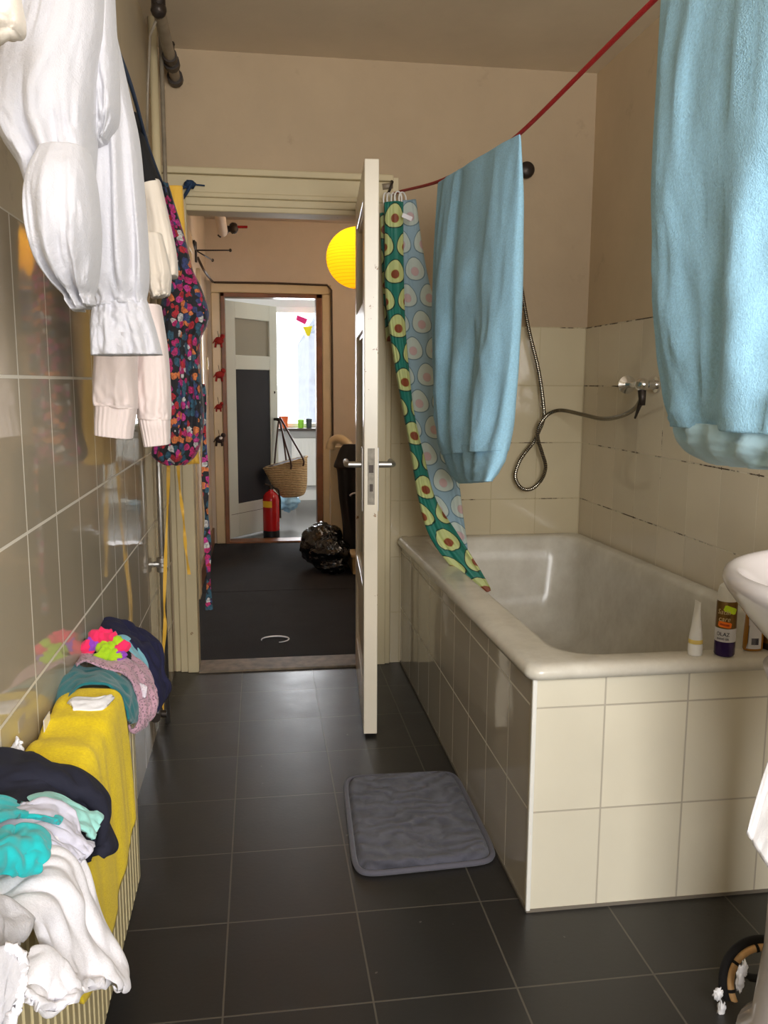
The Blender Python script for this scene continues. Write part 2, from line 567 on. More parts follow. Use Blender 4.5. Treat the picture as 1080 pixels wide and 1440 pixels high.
class MB:
    def __init__(s):
        s.v, s.f, s.uv = [], [], {}

    def add(s, vs, fs):
        b = len(s.v)
        s.v += [tuple(map(float, p)) for p in vs]
        s.f += [tuple(b + i for i in f) for f in fs]
        return s

    def box(s, x0, x1, y0, y1, z0, z1):
        return s.add([(x, y, z) for x in (x0, x1) for y in (y0, y1) for z in (z0, z1)],
                     [(0, 1, 3, 2), (4, 6, 7, 5), (0, 4, 5, 1), (2, 3, 7, 6), (0, 2, 6, 4), (1, 5, 7, 3)])

    def obox(s, c, ax, ay, az, hx, hy, hz):
        c, ax, ay, az = map(np.array, (c, ax, ay, az))
        vs = [c + ax * hx * i + ay * hy * j + az * hz * k for i in (-1, 1) for j in (-1, 1) for k in (-1, 1)]
        return s.add(vs, [(0, 1, 3, 2), (4, 6, 7, 5), (0, 4, 5, 1), (2, 3, 7, 6), (0, 2, 6, 4), (1, 5, 7, 3)])

    def sweep(s, pts, r, n=10, caps=True, closed=False):
        pts = [np.array(p, float) for p in pts]
        rs = r if hasattr(r, '__len__') else [r] * len(pts)
        N = len(pts)
        prev = None
        base = len(s.v)
        L = 0
        for i, p in enumerate(pts):
            if closed:
                t = pts[(i + 1) % N] - pts[i - 1]
            else:
                t = pts[min(i + 1, N - 1)] - pts[max(i - 1, 0)]
            t = t / (np.linalg.norm(t) + 1e-9)
            if prev is None:
                a = np.array([0, 0, 1.]) if abs(t[2]) < .9 else np.array([1., 0, 0])
                nrm = np.cross(t, a)
            else:
                nrm = prev - t * (prev @ t)
            nrm /= np.linalg.norm(nrm) + 1e-9
            prev = nrm
            bn = np.cross(t, nrm)
            if i:
                L += np.linalg.norm(pts[i] - pts[i - 1])
            for k in range(n):
                an = 2 * PI * k / n
                s.uv[len(s.v)] = (k / n, L)
                s.v.append(tuple(p + (nrm * math.cos(an) + bn * math.sin(an)) * rs[i]))
        for i in range(N if closed else N - 1):
            j = (i + 1) % N
            for k in range(n):
                k2 = (k + 1) % n
                s.f.append((base + i * n + k, base + i * n + k2, base + j * n + k2, base + j * n + k))
        if caps and not closed:
            s.f.append(tuple(base + k for k in range(n))[::-1])
            s.f.append(tuple(base + (N - 1) * n + k for k in range(n)))
        return s

    def rings(s, rings, cap0=True, cap1=True, uvs=None):
        n = len(rings[0])
        base = len(s.v)
        for i, r in enumerate(rings):
            for k, p in enumerate(r):
                if uvs is not None:
                    s.uv[len(s.v)] = uvs[i][k]
                s.v.append(tuple(map(float, p)))
        for i in range(len(rings) - 1):
            for k in range(n):
                k2 = (k + 1) % n
                s.f.append((base + i * n + k, base + i * n + k2, base + (i + 1) * n + k2, base + (i + 1) * n + k))
        if cap0:
            s.f.append(tuple(base + k for k in range(n))[::-1])
        if cap1:
            s.f.append(tuple(base + (len(rings) - 1) * n + k for k in range(n)))
        return s

    def lathe(s, c, prof, n=32, axis='Z', sx=1, sy=1, cap0=True, cap1=True):
        rs = []
        for r, h in prof:
            ring = []
            for k in range(n):
                a = 2 * PI * k / n
                x, y = r * math.cos(a) * sx, r * math.sin(a) * sy
                if axis == 'Z':
                    p = (c[0] + x, c[1] + y, c[2] + h)
                elif axis == 'X':
                    p = (c[0] + h, c[1] + x, c[2] + y)
                else:
                    p = (c[0] + y, c[1] + h, c[2] + x)
                ring.append(p)
            rs.append(ring)
        return s.rings(rs, cap0, cap1)

    def build(s, name, m, parent=None, smooth=False, bevel=0, subsurf=0, solid=0):
        me = bpy.data.meshes.new(name)
        me.from_pydata(s.v, [], s.f)
        if s.uv:
            ul = me.uv_layers.new(name='UVMap')
            for lp in me.loops:
                ul.data[lp.index].uv = s.uv.get(lp.vertex_index, (0, 0))
        me.materials.append(m)
        me.validate()
        o = bpy.data.objects.new(name, me)
        COL.objects.link(o)
        if smooth:
            me.polygons.foreach_set('use_smooth', [True] * len(me.polygons))
            if smooth == 'auto':
                try:
                    me.set_sharp_from_angle(angle=math.radians(35))
                except Exception:
                    pass
        if parent is not None:
            adopt(o, parent)
        if solid:
            md = o.modifiers.new('thickness', 'SOLIDIFY')
            md.thickness = solid
            md.offset = 0
        if bevel:
            md = o.modifiers.new('bevel', 'BEVEL')
            md.width = bevel
            md.segments = 2
            md.limit_method = 'ANGLE'
        if subsurf:
            md = o.modifiers.new('subd', 'SUBSURF')
            md.levels = subsurf
            md.render_levels = subsurf
        return o


def struct(o):
    o['kind'] = 'structure'
    return o


def catmull(pts, n):
    pts = np.array(pts, float)
    K = len(pts)
    out = []
    for q in np.linspace(0, K - 1, n):
        i = min(int(q), K - 2)
        t = q - i
        p0, p1, p2, p3 = pts[max(i - 1, 0)], pts[i], pts[i + 1], pts[min(i + 2, K - 1)]
        out.append(.5 * (2 * p1 + (p2 - p0) * t + (2 * p0 - 5 * p1 + 4 * p2 - p3) * t * t + (3 * p1 - p0 - 3 * p2 + p3) * t ** 3))
    return np.array(out)


def fbm(x, y, z, oct=3):
    a, s, f = 1, 0, 1
    for _ in range(oct):
        s += a * noise.noise(Vector((x * f, y * f, z * f)))
        a *= .5
        f *= 2.03
    return s


def loft(mb, secs, n=56, nv=60, folds=5, amp=.10, seed=0, tw=.6, direction=(1, 0, 0), power=.8, open_end=False, ruff=0, uvscale=None):
    """secs: (pixel row, left column, right column, depth, thickness): a hanging tube of cloth, closed all round"""
    d = np.array(direction, float)
    d /= np.linalg.norm(d)
    nrm = np.array([-d[1], d[0], 0])
    S = []
    for (py, xl, xr, Y, th) in secs:
        if isinstance(Y, tuple):
            Yl, Yr = Y
        else:
            Yl = Yr = Y
        a, b = at(xl, py, Y=Yl), at(xr, py, Y=Yr)
        S.append(np.concatenate([a, b, [th]]))
    S = catmull(S, nv)
    rs, uvs = [], []
    L = 0
    for i, s in enumerate(S):
        a, b, th = s[:3], s[3:6], s[6]
        c = (a + b) / 2
        ax = (b - a) / 2
        hw = np.linalg.norm(ax[:2])
        e = np.array([ax[0], ax[1], 0]) / max(hw, 1e-6)
        nn = np.array([-e[1], e[0], 0])
        v = i / (nv - 1)
        if i:
            L += np.linalg.norm(c - pc)
        pc = c
        ring, ur = [], []
        for k in range(n):
            an = 2 * PI * k / n
            co, si = math.cos(an), math.sin(an)
            x = math.copysign(abs(co) ** power, co)
            y = math.copysign(abs(si) ** power, si)
            w = amp * (math.sin(folds * an + seed + tw * math.sin(3.1 * v + seed)) * .6 + fbm(2.2 * co + seed, 2.2 * si, v * 3.0, 3) * .9)
            edge = abs(co) ** 4
            dx = x * hw * (1 - .02 * abs(w)) + 0
            dy = (y * th / 2) * (1 + w * .5) + (1 - edge) * w * min(th, hw) * (1 if si < 0 else .5)
            z = ruff * math.sin(an * 9 + seed) * v ** 6
            ring.append(c + e * dx + nn * dy + np.array([0, 0, z + ax[2] * co]))
            ur.append((co * hw + hw, -L))
        rs.append(ring)
        uvs.append(ur)
    if open_end:
        last = rs[-1]
        c = np.mean(last, axis=0)
        rs.append([c + (p - c) * .88 + np.array([0, 0, .002]) for p in last])
        rs.append([c + (p - c) * .85 + np.array([0, 0, .04]) for p in last])
        uvs.append(uvs[-1])
        uvs.append(uvs[-1])
    return mb.rings(rs, True, True, uvs)


def patch(mb, rows, nu=40, nv=44, amp=.012, fu=6, fv=2.5, seed=0, uv=False, edge=0.3, ridge=True, push=None):
    """rows of lattice points (already in the room) -> smooth sheet with folds"""
    R = np.array([catmull(r, nv) for r in rows])
    G = np.array([catmull(R[:, j], nu) for j in range(nv)]).transpose(1, 0, 2)
    du = np.gradient(G, axis=0)
    dv = np.gradient(G, axis=1)
    N = np.cross(du, dv)
    N /= np.linalg.norm(N, axis=2, keepdims=True) + 1e-9
    vs = []
    for i in range(nu):
        for j in range(nv):
            u, v = i / (nu - 1), j / (nv - 1)
            a = fbm(u * fu + seed, v * fv + seed * .37, seed * 1.3, 2)
            if ridge:
                a = (.5 - math.sqrt(a * a + .012)) * .9 + fbm(u * fu * .7 + seed + 9, v * fv * .7, seed, 2) * .6
            k = edge + (1 - edge) * min(1, 4 * min(u, 1 - u, v, 1 - v) + .2)
            mb.uv[len(mb.v) + len(vs)] = (u, v)
            vs.append(G[i, j] + N[i, j] * a * amp * 1.4 * k)
    fs = []
    for i in range(nu - 1):
        for j in range(nv - 1):
            fs.append((i * nv + j, i * nv + j + 1, (i + 1) * nv + j + 1, (i + 1) * nv + j))
    return mb.add(vs, fs)


def lump(mb, c, r, seed=0, amp=.2, freq=2.5, n=24, m=16):
    rs = []
    for i in range(m + 1):
        th = PI * (i + .001) / (m + .002)
        ring = []
        for k in range(n):
            ph = 2 * PI * k / n
            d = np.array([math.sin(th) * math.cos(ph), math.sin(th) * math.sin(ph), math.cos(th)])
            s = 1 + amp * fbm(d[0] * freq + seed, d[1] * freq, d[2] * freq + seed, 3)
            ring.append(np.array(c) + d * np.array(r) * s)
        rs.append(ring)
    return mb.rings(rs)


def text_mesh(name, body, size, m, mx, parent, extrude=.0004, align='CENTER', shear=0):
    cu = bpy.data.curves.new(name, 'FONT')
    cu.body = body
    cu.size = size
    cu.extrude = extrude
    cu.align_x = align
    cu.shear = shear
    o = bpy.data.objects.new('tmp', cu)
    COL.objects.link(o)
    dg = bpy.context.evaluated_depsgraph_get()
    me = bpy.data.meshes.new_from_object(o.evaluated_get(dg))
    bpy.data.objects.remove(o)
    me.name = name
    me.transform(mx)
    me.materials.clear()
    me.materials.append(m)
    o = bpy.data.objects.new(name, me)
    COL.objects.link(o)
    if parent is not None:
        adopt(o, parent)
    return o


# ------------------------------------------------------------------ the setting
XL, XR, D, FY, CH = -.38, 1.41, 3.62, -.85, 2.51
struct(MB().box(XL - .1, XR + .1, FY - .1, D + .03, -.1, 0).build('floor', M['slate']))
struct(MB().box(XL - .1, XR + .1, FY - .1, D + .1, CH, CH + .1).build('ceiling', M['ceiling']))
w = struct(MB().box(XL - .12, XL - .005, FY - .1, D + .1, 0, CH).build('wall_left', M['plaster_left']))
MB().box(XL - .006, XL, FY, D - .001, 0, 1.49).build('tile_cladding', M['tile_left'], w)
w = struct(MB().box(XR + .005, XR + .12, FY - .1, D + .1, 0, CH).build('wall_right', M['plaster_right']))
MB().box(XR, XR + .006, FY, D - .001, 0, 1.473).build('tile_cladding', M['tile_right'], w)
OX0, OX1, OZ = -.295, .435, 1.925
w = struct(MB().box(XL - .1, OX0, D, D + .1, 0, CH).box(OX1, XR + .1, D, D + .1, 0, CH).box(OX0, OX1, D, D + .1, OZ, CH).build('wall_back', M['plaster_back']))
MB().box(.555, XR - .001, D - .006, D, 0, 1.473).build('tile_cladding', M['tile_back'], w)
# window wall behind the camera
WX0, WX1, WZ0, WZ1 = -.1, 1.15, .95, 2.25
struct(MB().box(XL - .1, WX0, FY - .12, FY, 0, CH).box(WX1, XR + .1, FY - .12, FY, 0, CH).box(WX0, WX1, FY - .12, FY, 0, WZ0).box(WX0, WX1, FY - .12, FY, WZ1, CH).build('wall_front', M['plaster_left']))
w = struct(MB().box(WX0, WX1, FY - .09, FY - .04, WZ0, WZ0 + .05).box(WX0, WX1, FY - .09, FY - .04, WZ1 - .05, WZ1).box(WX0, WX0 + .05, FY - .09, FY - .04, WZ0 + .05, WZ1 - .05)
           .box(WX1 - .05, WX1, FY - .09, FY - .04, WZ0 + .05, WZ1 - .05).box(.5, .55, FY - .09, FY - .04, WZ0 + .05, WZ1 - .05).build('window_1', M['white_paint']))
MB().box(WX0 + .05, WX1 - .05, FY - .067, FY - .063, WZ0 + .05, WZ1 - .05).build('pane', M['glass'], w)

# bathroom door casing: architrave, header mouldings and jamb lining
tr = MB()
tr.box(-.352, OX0 + .012, D - .022, D, 0, 1.985).box(-.322, OX0 + .02, D - .034, D - .02, 0, 1.97).box(OX0, OX0 + .018, D - .02, D + .1, 0, OZ)
tr.box(-.376, -.352, D - .012, D, 0, 2.06)
tr.box(OX1 - .016, .552, D - .02, D, 0, 1.985).box(OX1 + .03, .53, D - .03, D - .02, 0, 1.97).box(OX1 - .018, OX1, D - .02, D + .1, 0, OZ)
tr.build('trim_1', M['old_paint'], bevel=.004)['kind'] = 'structure'
tr = MB()
tr.box(-.372, .553, D - .045, D, 2.04, 2.066).box(-.372, .553, D - .028, D, 1.955, 2.04).box(-.34, .55, D - .036, D - .02, 1.955, 1.975).box(-.3, .44, D - .03, D, 1.925, 1.955).box(OX0, OX1, D - .02, D + .1, 1.905, 1.93)
tr.build('trim_2', M['old_paint_dull'], bevel=.005)['kind'] = 'structure'
struct(MB().box(OX0 + .018, OX1 - .018, D - .045, D + .11, -.01, .008).build('trim_3', M['threshold'], bevel=.003))

# hall beyond the door
HY, HZ = 6.6, 2.41
struct(MB().box(-.375, 1.5, D + .1, 5.02, -.1, -.001).build('floor_hall', M['carpet']))
struct(MB().box(-.375, 1.5, 5.028, HY, -.1, -.001).build('floor_landing', M['carpet']))
struct(MB().box(-.48, 1.6, D + .1, HY + .1, HZ, HZ + .1).build('ceiling_hall', M['plaster_hall']))
struct(MB().box(-.48, -.375, D + .1, HY + .1, -.1, HZ).build('wall_hall_left', M['plaster_hall']))
struct(MB().box(1.5, 1.6, D + .1, HY + .1, -.1, HZ).build('wall_hall_right', M['plaster_hall']))
GX0, GX1, GZ = -.275, .45, 1.885
struct(MB().box(-.48, GX0, HY, HY + .1, -.1, HZ).box(GX1, 1.6, HY, HY + .1, -.1, HZ).box(GX0, GX1, HY, HY + .1, GZ, HZ).build('wall_hall_far', M['plaster_hall']))
struct(MB().box(-.345, GX0, HY - .03, HY, 0, 1.885).box(.476, .55, HY - .03, HY, 0, 1.885).box(-.345, .55, HY - .03, HY, 1.885, 1.955).build('trim_4', M['hall_paint'], bevel=.008))
struct(MB().box(GX0, GX0 + .03, HY - .04, HY + .1, 0, GZ).box(.43, .476, HY - .04, HY + .1, 0, GZ).box(GX0, .476, HY - .04, HY + .1, GZ - .03, GZ).build('trim_5', M['brown_wood'], bevel=.004))
struct(MB().box(GX0, .45, HY - .03, HY + .12, -.02, .012).build('trim_6', M['brown_wood'], bevel=.003))
tr = MB()
for y0 in (3.95, 4.85, 5.55):
    tr.box(-.376, -.352, y0, y0 + .13, 0, 1.93)
tr.box(-.376, -.352, 3.95, 4.98, 1.93, 2.03)
tr.build('trim_7', M['hall_paint'], bevel=.006)['kind'] = 'structure'
struct(MB().box(-.376, -.36, 5.0, 5.54, 0, .12).box(-.376, -.36, 5.7, HY, 0, .12).build('baseboard_hall', M['brown_wood']))

# bright far room
RY = 9.0
struct(MB().box(-1.6, 2.2, HY + .1, RY + .1, -.1, 0).build('floor_far_room', M['black_wood']))
struct(MB().box(-1.6, 2.2, HY + .1, RY + .1, 2.4, 2.5).build('ceiling_far_room', M['white_wall']))
struct(MB().box(-1.7, -1.6, HY + .1, RY + .1, -.1, 2.5).build('wall_far_room_left', M['white_wall']))
struct(MB().box(2.2, 2.3, HY + .1, RY + .1, -.1, 2.5).build('wall_far_room_right', M['white_wall']))
V0, V1, VZ0, VZ1 = -.1, 1.5, .78, 2.0
struct(MB().box(-1.7, V0, RY, RY + .1, -.1, 2.5).box(V1, 2.3, RY, RY + .1, -.1, 2.5).box(V0, V1, RY, RY + .1, -.1, VZ0).box(V0, V1, RY, RY + .1, VZ1, 2.5).build('wall_far_room_end', M['white_wall']))
fr = MB()
for a, b in ((V0, V0 + .06), (.09, .16), (1.44, V1)):
    fr.box(a, b, RY + .02, RY + .08, VZ0, VZ1)
fr.box(V0, V1, RY + .02, RY + .08, VZ1 - .06, VZ1).box(V0, V1, RY + .02, RY + .08, VZ0, VZ0 + .03)
w = struct(fr.build('window_2', M['white_paint']))
MB().box(V0 + .06, 1.44, RY + .048, RY + .052, VZ0 + .03, VZ1 - .06).build('pane', M['glass'], w)
struct(MB().box(-.2, 1.6, RY - .16, RY + .02, .735, .765).build('trim_8', mat('dark_sill', srgb(70, 62, 56), .4)))
struct(MB().box(-1.6, 2.2, RY - .02, RY, 0, .1).build('baseboard_far_room', M['white_paint']))
# house across the street
hb = thing('house', (2.2, 22, 0), 'grey brick house across the street seen through the far window', 'building')
MB().box(1.15, 6, 20, 26, -4, 2.35).build('wall', M['brick_far'], hb)
MB().add([(1.15, 20, 2.35), (6, 20, 2.35), (6, 26, 2.35), (1.15, 26, 2.35), (2.2, 22, 4.2), (5, 22, 4.2)], [(0, 1, 5, 4), (1, 2, 5), (2, 3, 4, 5), (3, 0, 4), (0, 3, 2, 1)]).build('roof', mat('roof_slate', srgb(120, 126, 136), .8), hb)


# ------------------------------------------------------------------ the bathroom door (open towards the bath)
HB, FB = np.array([.398, 3.585, 0]), np.array([.342, 2.822, 0])
dl = np.linalg.norm(FB - HB)
du_ = (FB - HB) / dl
dn_ = np.array([-du_[1], du_[0], 0])       # towards the bath
TH = .047


def dbox(mb, a, b, z0, z1, t0=0, t1=TH):
    c = HB + du_ * (a + b) / 2 + dn_ * (t0 + t1) / 2 + np.array([0, 0, (z0 + z1) / 2])
    return mb.obox(c, du_, dn_, (0, 0, 1), abs(b - a) / 2, abs(t1 - t0) / 2, (z1 - z0) / 2)


d1 = bpy.data.objects.new('door_1', None)
COL.objects.link(d1)
d1.location = Vector(HB)
struct(d1)
f = MB()
dbox(f, 0, .1, .012, 1.935)
dbox(f, dl - .105, dl, .012, 1.935)
dbox(f, .1, dl - .105, 1.83, 1.935)
dbox(f, .1, dl - .105, 1.41, 1.50)
dbox(f, .1, dl - .105, .42, .52)
dbox(f, .1, dl - .105, .012, .16)
f.build('door_frame', M['door_paint'], d1, bevel=.003)
f = MB()
dbox(f, .1, dl - .105, .16, .42, .014, TH - .014)
dbox(f, .14, dl - .145, .2, .38, .008, TH - .008)
f.build('lower_panel', M['door_paint'], d1, bevel=.004)
for z0, z1 in ((1.50, 1.83), (.52, 1.41)):
    dbox(MB(), .1, dl - .105, z0, z1, .021, .026).build('pane', M['glass'], d1)
    b = MB()
    for t0, t1 in ((.01, .021), (.026, .037)):
        dbox(b, .1, .115, z0, z1, t0, t1)
        dbox(b, dl - .12, dl - .105, z0, z1, t0, t1)
        dbox(b, .115, dl - .12, z0, z0 + .015, t0, t1)
        dbox(b, .115, dl - .12, z1 - .015, z1, t0, t1)
    b.build('glazing_bead', M['door_paint'], d1)
# lock edge plate, shields and lever handles
zl = .945
b = dbox(MB(), dl - .002, dl + .0015, zl - .12, zl + .07, .012, .036)
pl = b.build('lock_plate', M['zinc'], d1)
b = dbox(MB(), dl + .0005, dl + .0025, zl - .012, zl + .014, .016, .032)
dbox(b, dl + .0005, dl + .003, zl - .075, zl - .05, .019, .03)
b.build('latch', M['dark_metal'], pl)
for t0, t1, sgn in ((-.006, 0, -1), (TH, TH + .006, 1)):
    sh = dbox(MB(), dl - .085, dl - .045, zl - .15, zl + .07, t0, t1).build('handle_shield', M['steel'], d1, bevel=.002)
    e = HB + du_ * (dl - .065) + np.array([0, 0, zl + .01])
    base = e + dn_ * (t0 if sgn < 0 else t1)
    out = base + dn_ * sgn * .05
    MB().sweep([base, out - dn_ * sgn * .008, out - du_ * .012, out - du_ * .12], [.011, .011, .0105, .01], 14).build('lever_handle', M['steel'], sh, smooth='auto')

# ------------------------------------------------------------------ far door with the chalkboard
h2 = np.array([-.245, 6.70, 0])
e2 = np.array([.15, 7.2, 0])
d2l = np.linalg.norm(e2 - h2)
a2 = (e2 - h2) / d2l
n2 = np.array([a2[1], -a2[0], 0])   # towards the camera


def d2box(mb, a, b, z0, z1, t0, t1):
    c = h2 + a2 * (a + b) / 2 + n2 * (t0 + t1) / 2 + np.array([0, 0, (z0 + z1) / 2])
    return mb.obox(c, a2, n2, (0, 0, 1), abs(b - a) / 2, abs(t1 - t0) / 2, (z1 - z0) / 2)


d2 = bpy.data.objects.new('door_2', None)
COL.objects.link(d2)
d2.location = Vector(h2)
struct(d2)
f = MB()
d2box(f, 0, .11, .015, 1.845, -.04, 0)
d2box(f, d2l - .1, d2l, .015, 1.845, -.04, 0)
d2box(f, .11, d2l - .1, 1.72, 1.845, -.04, 0)
d2box(f, .11, d2l - .1, 1.33, 1.44, -.04, 0)
d2box(f, .11, d2l - .1, .015, .28, -.04, 0)
f.build('door_frame', mat('door_grey_white', srgb(196, 200, 190), .4), d2, bevel=.003)
d2box(MB(), .11, d2l - .1, 1.44, 1.72, -.025, -.018).build('pane', M['door_glass'], d2)
d2box(MB(), .11, d2l - .1, .28, 1.33, -.03, -.008).build('chalkboard_panel', M['board_black'], d2)
d2box(MB(), .02, d2l - .02, .2, .203, -.001, .001).build('kick_line', M['dark_metal'], d2)
hp = h2 + a2 * (d2l - .05) + np.array([0, 0, .93])
MB().sweep([hp, hp + n2 * .05, hp + n2 * .055 - a2 * .01, hp + n2 * .055 - a2 * .03], [.012, .012, .012, .014], 10).build('door_knob', M['dark_metal'], d2, smooth=True)
MB().sweep([hp - n2 * .04, hp - n2 * .09, hp - n2 * .095 + a2 * .09], .009, 10).build('lever_handle', M['dark_metal'], d2, smooth=True)
kp = hp + np.array([0, 0, .22])
MB().lathe(kp, [(.001, 0), (.012, .001), (.012, .006)], 12, 'Y').build('keyhole_rose', M['dark_metal'], d2)


# ------------------------------------------------------------------ bathtub
def rr(x0, x1, y0, y1, r, z, n=10, slope=.02):
    pts = []
    for cx, cy, a0 in ((x1 - r, y1 - r, 0), (x0 + r, y1 - r, 90), (x0 + r, y0 + r, 180), (x1 - r, y0 + r, 270)):
        for k in range(n + 1):
            a = math.radians(a0 + 90 * k / n)
            y = cy + r * math.sin(a)
            pts.append((cx + r * math.cos(a), y, z - slope * (y - 1.76)))
    return pts


bt = thing('bathtub', (1.0, 2.7, 0), 'cream enamel bathtub built into a tiled surround in the corner', 'bathtub')
tub = MB()
X0, X1, Y0, Y1 = .580, 1.406, 1.752, 3.611
R = [rr(X0 + .02, X1, Y0 + .02, Y1, .025, .572), rr(X0 + .004, X1, Y0 + .004, Y1, .03, .576), rr(X0, X1, Y0, Y1, .035, .588), rr(X0 + .004, X1, Y0 + .004, Y1, .035, .6),
     rr(X0 + .014, X1 - .004, Y0 + .014, Y1 - .004, .035, .607), rr(X0 + .03, X1 - .01, Y0 + .03, Y1 - .01, .05, .609), rr(.675, 1.365, 1.822, 3.55, .10, .609), rr(.688, 1.355, 1.834, 3.54, .11, .605),
     rr(.698, 1.346, 1.846, 3.53, .12, .59), rr(.712, 1.335, 1.868, 3.515, .12, .5), rr(.735, 1.32, 1.93, 3.49, .13, .36), rr(.76, 1.30, 2.03, 3.46, .14, .24), rr(.80, 1.26, 2.12, 3.40, .14, .19), rr(.88, 1.18, 2.25, 3.28, .12, .178)]
tub.rings(R, False, True)
tub.build('basin', M['enamel'], bt, smooth=True)
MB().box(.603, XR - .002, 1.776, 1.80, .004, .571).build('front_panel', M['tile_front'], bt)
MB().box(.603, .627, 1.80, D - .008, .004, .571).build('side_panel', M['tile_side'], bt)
MB().box(.599, .610, 1.772, 1.783, .004, .574).build('corner_trim', M['white_paint'], bt, bevel=.003)
MB().box(.601, XR - .004, 1.7735, 1.778, .0, .008).box(.5995, .604, 1.778, D - .008, 0, .008).build('silicone_seal', mat('grey_seal', srgb(120, 112, 100), .6), bt)

# shower valve and hose
sv = thing('shower_valve', at(902, 543, X=1.40), 'chrome shower tap with a wheel handle on the tiled wall above the bath', 'shower tap')
vb = at(903, 541, X=1.35)
wa = at(882, 541, X=1.36)
b = MB().sweep([(1.41, vb[1], vb[2]), (1.40, vb[1], vb[2]), (1.399, vb[1], vb[2]), (1.34, vb[1], vb[2])], [.028, .028, .016, .016], 18)
b.build('wall_union', M['chrome'], sv, smooth='auto')
lump(MB(), vb, (.026, .03, .024), 3, .03).build('tap_body', M['chrome'], sv, smooth=True)
ax = (wa - vb) / np.linalg.norm(wa - vb)
MB().sweep([vb, wa - ax * .01, wa, wa + ax * .004], [.013, .012, .034, .03], 18).build('wheel_handle', M['chrome'], sv, smooth='auto')
hl = at(903, 570, X=1.35)
MB().sweep([vb - np.array([0, 0, .012]), hl], [.016, .011], 14).build('hose_nut', M['dark_metal'], sv, smooth=True)
drip = at(893, 588, X=1.352)
MB().sweep([hl + np.array([.0, .01, .015]), drip], [.009, .004], 10).build('spout', M['dark_metal'], sv, smooth=True)
path = []
for px, py in [(733, 244), (727, 252), (720, 275), (718, 305), (721, 340), (728, 372), (742, 456), (757, 519), (764, 567), (764.5, 588), (758, 606), (750, 622), (738, 637), (729, 652), (724.5, 671), (733, 686), (747, 687.5), (761, 675), (765, 656), (760, 636), (755, 620), (754, 606), (760, 592), (771, 581)]:
    path.append(at(px, py, Y=3.565))
for i in range(16, 24):
    path[i] = path[i] + (at(540, 720, Y=3.2) - at(540, 720, Y=3.565)) * 0
Lp = [(790, 577, .08), (819, 583, .25), (848, 589, .45), (874, 585, .68), (893, 574, .88), (902, 560, 1.0)]
for px, py, k in Lp:
    path.append(at(px, py, Y=3.565 + k * (hl[1] - 3.565)))
path = [np.array(p) for p in path]
for i in range(18, 24):
    path[i][1] -= .02
hs = MB().sweep(catmull(path, 190), .0082, 10).build('shower_hose', M['hose'], smooth=True)
tag(hs, 'ribbed metal shower hose looped once in front of the back wall tiles', 'shower hose')
kb = at(738, 241, Y=D)
k = MB().lathe((kb[0], D, kb[2]), [(.012, 0), (.012, -.012), (.028, -.014), (.034, -.022), (.032, -.034), (.02, -.042), (.001, -.044)], 24, 'Y', cap0=False, cap1=False).build('shower_bracket', M['dark_metal'], smooth=True)
tag(k, 'dark round shower bracket high on the back wall beside the blue sheet', 'bracket')

# ------------------------------------------------------------------ red line, sheets and curtain
rp = [at(545, 277, Y=3.6), at(560, 270, Y=3.545), at(617, 255, Y=2.986), at(680, 222, Y=2.541), at(733, 186, Y=2.258), at(920, 0, Y=1.623), np.array([.80, 1.0, 1.99]), np.array([.88, 0, 2.1]), np.array([.95, FY, 2.22])]
rope = MB().sweep(catmull(rp, 120), .0055, 8).build('clothesline', M['red_rope'], smooth=True)
tag(rope, 'red clothesline stretched across the room above the bath', 'clothesline')
bk = thing('line_bracket', at(547, 262, Y=D), 'small wall plate with hook holding the red line beside the door casing', 'bracket')
pa, pb = at(538, 250, Y=D), at(560, 273, Y=D)
MB().box(pa[0], pb[0], D - .012, D, pb[2], pa[2]).build('plate', M['old_paint'], bk, bevel=.002)
hk = at(547, 258, Y=D - .02)
MB().sweep([hk + np.array([0, .01, .01]), hk + np.array([.005, -.01, .012]), hk + np.array([.01, -.03, 0]), hk + np.array([0, -.035, -.03]), hk + np.array([-.005, -.02, -.04])], .005, 8).build('hook', M['dark_metal'], bk, smooth=True)
MB().sweep([at(538, 263, Y=D - .03), at(552, 261, Y=D - .03)], .012, 10).build('cleat', M['gray_pipe'], bk, smooth=True)

s1 = thing('terry_sheet', at(670, 230, Y=2.6), 'light blue terry sheet hung over the red line in front of the avocado curtain', 'sheet', 'light blue terry sheets on the red line')


def tl(rows):
    return [((a, b), xl, xr, Y, th) for (a, b, xl, xr, Y, th) in rows]


def loft2(mb, rows, **k):
    """like loft, with separate pixel rows for the two edges"""
    out = []
    for (a, b, xl, xr, Y, th) in rows:
        out.append((a, b, xl, xr, Y, th))
    return loft_core(mb, out, **k)


